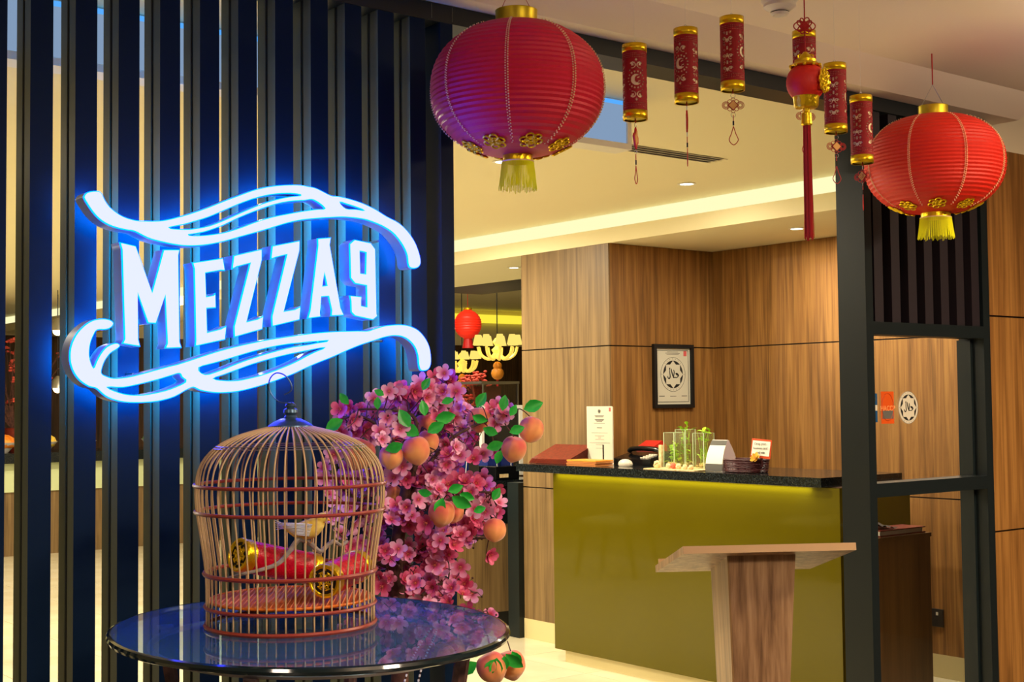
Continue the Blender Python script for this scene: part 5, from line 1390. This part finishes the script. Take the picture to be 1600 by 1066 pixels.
def simple_lantern(px, d, W, lab):
    c = dep(*px, d); r = thing('round_lantern', c, lab, 'lantern', 'round red lanterns in the dining room'); R = W/2
    MB().lathe([(R*max(.28, sqrt(max(0, 1-t*t)))-(.006 if i % 2 else 0), R*1.05*t) for i, t in enumerate([-1+2*k/24 for k in range(25)])], c, 28).build('fabric_shade', mat('lit_red', S(220, 30, 10), .5, emit=(.8, .03, .01, 1), es=.35), r, True)
    MB().lathe([(R*.3, R*1.04), (R*.3, R*1.18)], c, 16).build('collar', M['gold'], r)
    MB().lathe([(R*.30, -R*1.04), (R*.42, -R*1.7)], c, 16).build('tassel', M['redtassel'], r)
    MB().tube([c+Vector((0, 0, R)), Vector((c.x, c.y, 2.9 if c.x > 5.3 else 2.53))], .003, 5).build('cord', M['redcord'], r)
simple_lantern((731, 507), 14.0, .29, 'distant glowing red round lantern beside the screen post')
def bloomplant(px, d, W, Hh, lab, seed, pot=True, zb=None):
    c = dep(*px, d); r0 = random.Random(seed); zb = c.z-Hh if zb is None else zb
    r = thing('flower_arrangement', (c.x, c.y, zb), lab, 'plant', None)
    MB().lathe([(.06, 0), (.11, .10), (.09, .22), (.10, .24)], (c.x, c.y, zb), 18, None, True).build('pot', M['menu'], r, True)
    s = MB(); bl_ = MB()
    for k in range(46):
        p = c+Vector((r0.gauss(0, W*.28), r0.gauss(0, W*.2), r0.uniform(-Hh*.45, Hh*.5)))
        s.tube([Vector((c.x, c.y, zb+.2)), c+Vector(((p.x-c.x)*.3, 0, -Hh*.4)), p], .004, 4)
        for j in range(5): bl_.ball(p+Vector((r0.uniform(-.03, .03), r0.uniform(-.03, .03), r0.uniform(-.03, .03))), .020, 5, (1, 1, .6))
    s.build('stems', M['bark'], r); bl_.build('blossoms', M['pinkbl'], r, kind='stuff')
bloomplant((742, 610), 13.0, .24, .36, 'dusky red flower arrangement left of the display case', 5, zb=1.0)
pd = dep(742, 640, 13.0); tag(box('plant_stand', M['woodd'], pd.x-.15, pd.x+.15, pd.y-.15, pd.y+.15, 0, .999), 'dark wooden stand under the dusky red flower arrangement', 'stand')

# buffet seen through the slats
bf = thing('buffet_counter', (3.6, 13.6, 0), 'long buffet counter far behind the slatted screen', 'counter')
box('body', M['woodp'], 1.2, 7.0, 13.4, 14.1, .0, .62, bf); box('front_panel', mat('pale_green_panel', S(196, 206, 160), .5), 1.2, 7.0, 13.38, 14.1, .621, .90, bf); box('worktop', M['stone'], 1.1, 7.1, 13.3, 14.2, .901, 1.0, bf)
bloomplant((22, 585), 13.6, .9, .8, 'tall pink-red blossom arrangement on the buffet behind the screen', 8, zb=1.001)
cols = [('orange', (230, 120, 20)), ('yellow', (236, 190, 50)), ('red', (200, 50, 30)), ('white', (230, 226, 210)), ('green', (90, 140, 40))]
for i in range(5):
    x = 4.3+.40*i; n_, c_ = cols[i]
    t = thing('serving_bowl', (x, 13.6, 1.001), f'round serving bowl heaped with {n_} food on the buffet', 'bowl', 'heaped bowls on the buffet')
    MB().lathe([(.06, 0), (.15, .10), (.14, .10), (.05, .01)], (x, 13.6, 1.001), 18, None, True).build('bowl', M['white'], t, True)
    MB().ball((x, 13.6, 1.10), .14, 12, (1, 1, .6)).build('food', noisy(n_+'_food', S(*c_), S(*[min(255, q+40) for q in c_]), (30, 30, 30), .5), t, True)
for px, py, d, lab in ((90, 517, 12.5, 'bright recessed lamp glowing low in the first screen gap, upper one'), (90, 607, 13.0, 'warm heat lamp hanging over the buffet behind the screen')):
    c = dep(px, py, d); t = thing('pendant_lamp', c, lab, 'lamp')
    MB().lathe([(.012, .12), (.05, .08), (.08, .0), (.075, 0)], c, 18).build('lamp_shade', M['steel'], t, True)
    MB().ball(c+Vector((0, 0, .0)), .045, 10).build('bulb', M['bulb'], t, True)
    MB().tube([c+Vector((0, 0, .12)), Vector((c.x, c.y, 2.53))], .004, 5).build('flex', M['black'], t)

# dining chairs that mirror in the olive glass
def chair(x, y, rz, lab):
    t = thing('dining_chair', (x, y, 0), lab, 'chair', 'dining chairs reflected in the green glass')
    def pc(nm, mb, mt, sm=False):
        org = ORG[t.name]; ORG[t.name] = Vector(); o = mb.build(nm, mt, t, sm); ORG[t.name] = org; return o
    pc('seat', MB().box(-.22, .22, -.22, .22, .43, .48, .015), M['fabric'])
    b = MB(); b.prism([(-.22, .20, .52), (.22, .20, .52), (.20, .28, .82), (-.20, .28, .82)], (0, .03, 0)); pc('backrest', b, M['fabric'])
    for sx in (-1, 1):
        pc('leg', MB().tube([(sx*.19, -.19, .43), (sx*.23, -.25, 0)], [.022, .014], 8), M['woodd']); pc('leg', MB().tube([(sx*.20, .27, .70), (sx*.19, .20, .43), (sx*.23, .30, 0)], [.014, .022, .014], 8), M['woodd'])
    t.rotation_euler = (0, 0, rz)
chair(2.1, 8.4, radians(160), 'olive dining chair mirrored in the left of the green glass')
chair(1.0, 7.2, radians(70), 'olive dining chair turned sideways, mirrored at the green glass centre')

# pieces that sit on a part go one level down
def nest(child, parent):
    for th_ in [o for o in COL.objects if o.parent is None and o.children]:
        ps = [c for c in th_.children if c.name.split('.')[0] == parent]
        if not ps: continue
        for c in [c for c in th_.children if c.name.split('.')[0] == child]: c.parent = ps[0]
for a_, b_ in (('fringe', 'bottom_collar'), ('braid', 'bottom_collar'), ('bead', 'cord_loop'), ('key', 'phone_base'), ('pin_hole', 'face_plate'), ('switch_rocker', 'face_plate'),
               ('print_line', 'sheet'), ('print_line', 'certificate_sheet'), ('border_line', 'certificate_sheet'), ('paper_label', 'printer_body'), ('lettering', 'card'), ('lettering', 'sticker_face'),
               ('book_ledge', 'slanted_top'), ('edge_band', 'slanted_top'), ('corner_edging', 'tapered_column'), ('hook', 'cap'), ('finial', 'cap'), ('eye', 'body'), ('beak', 'body')):
    nest(a_, b_)
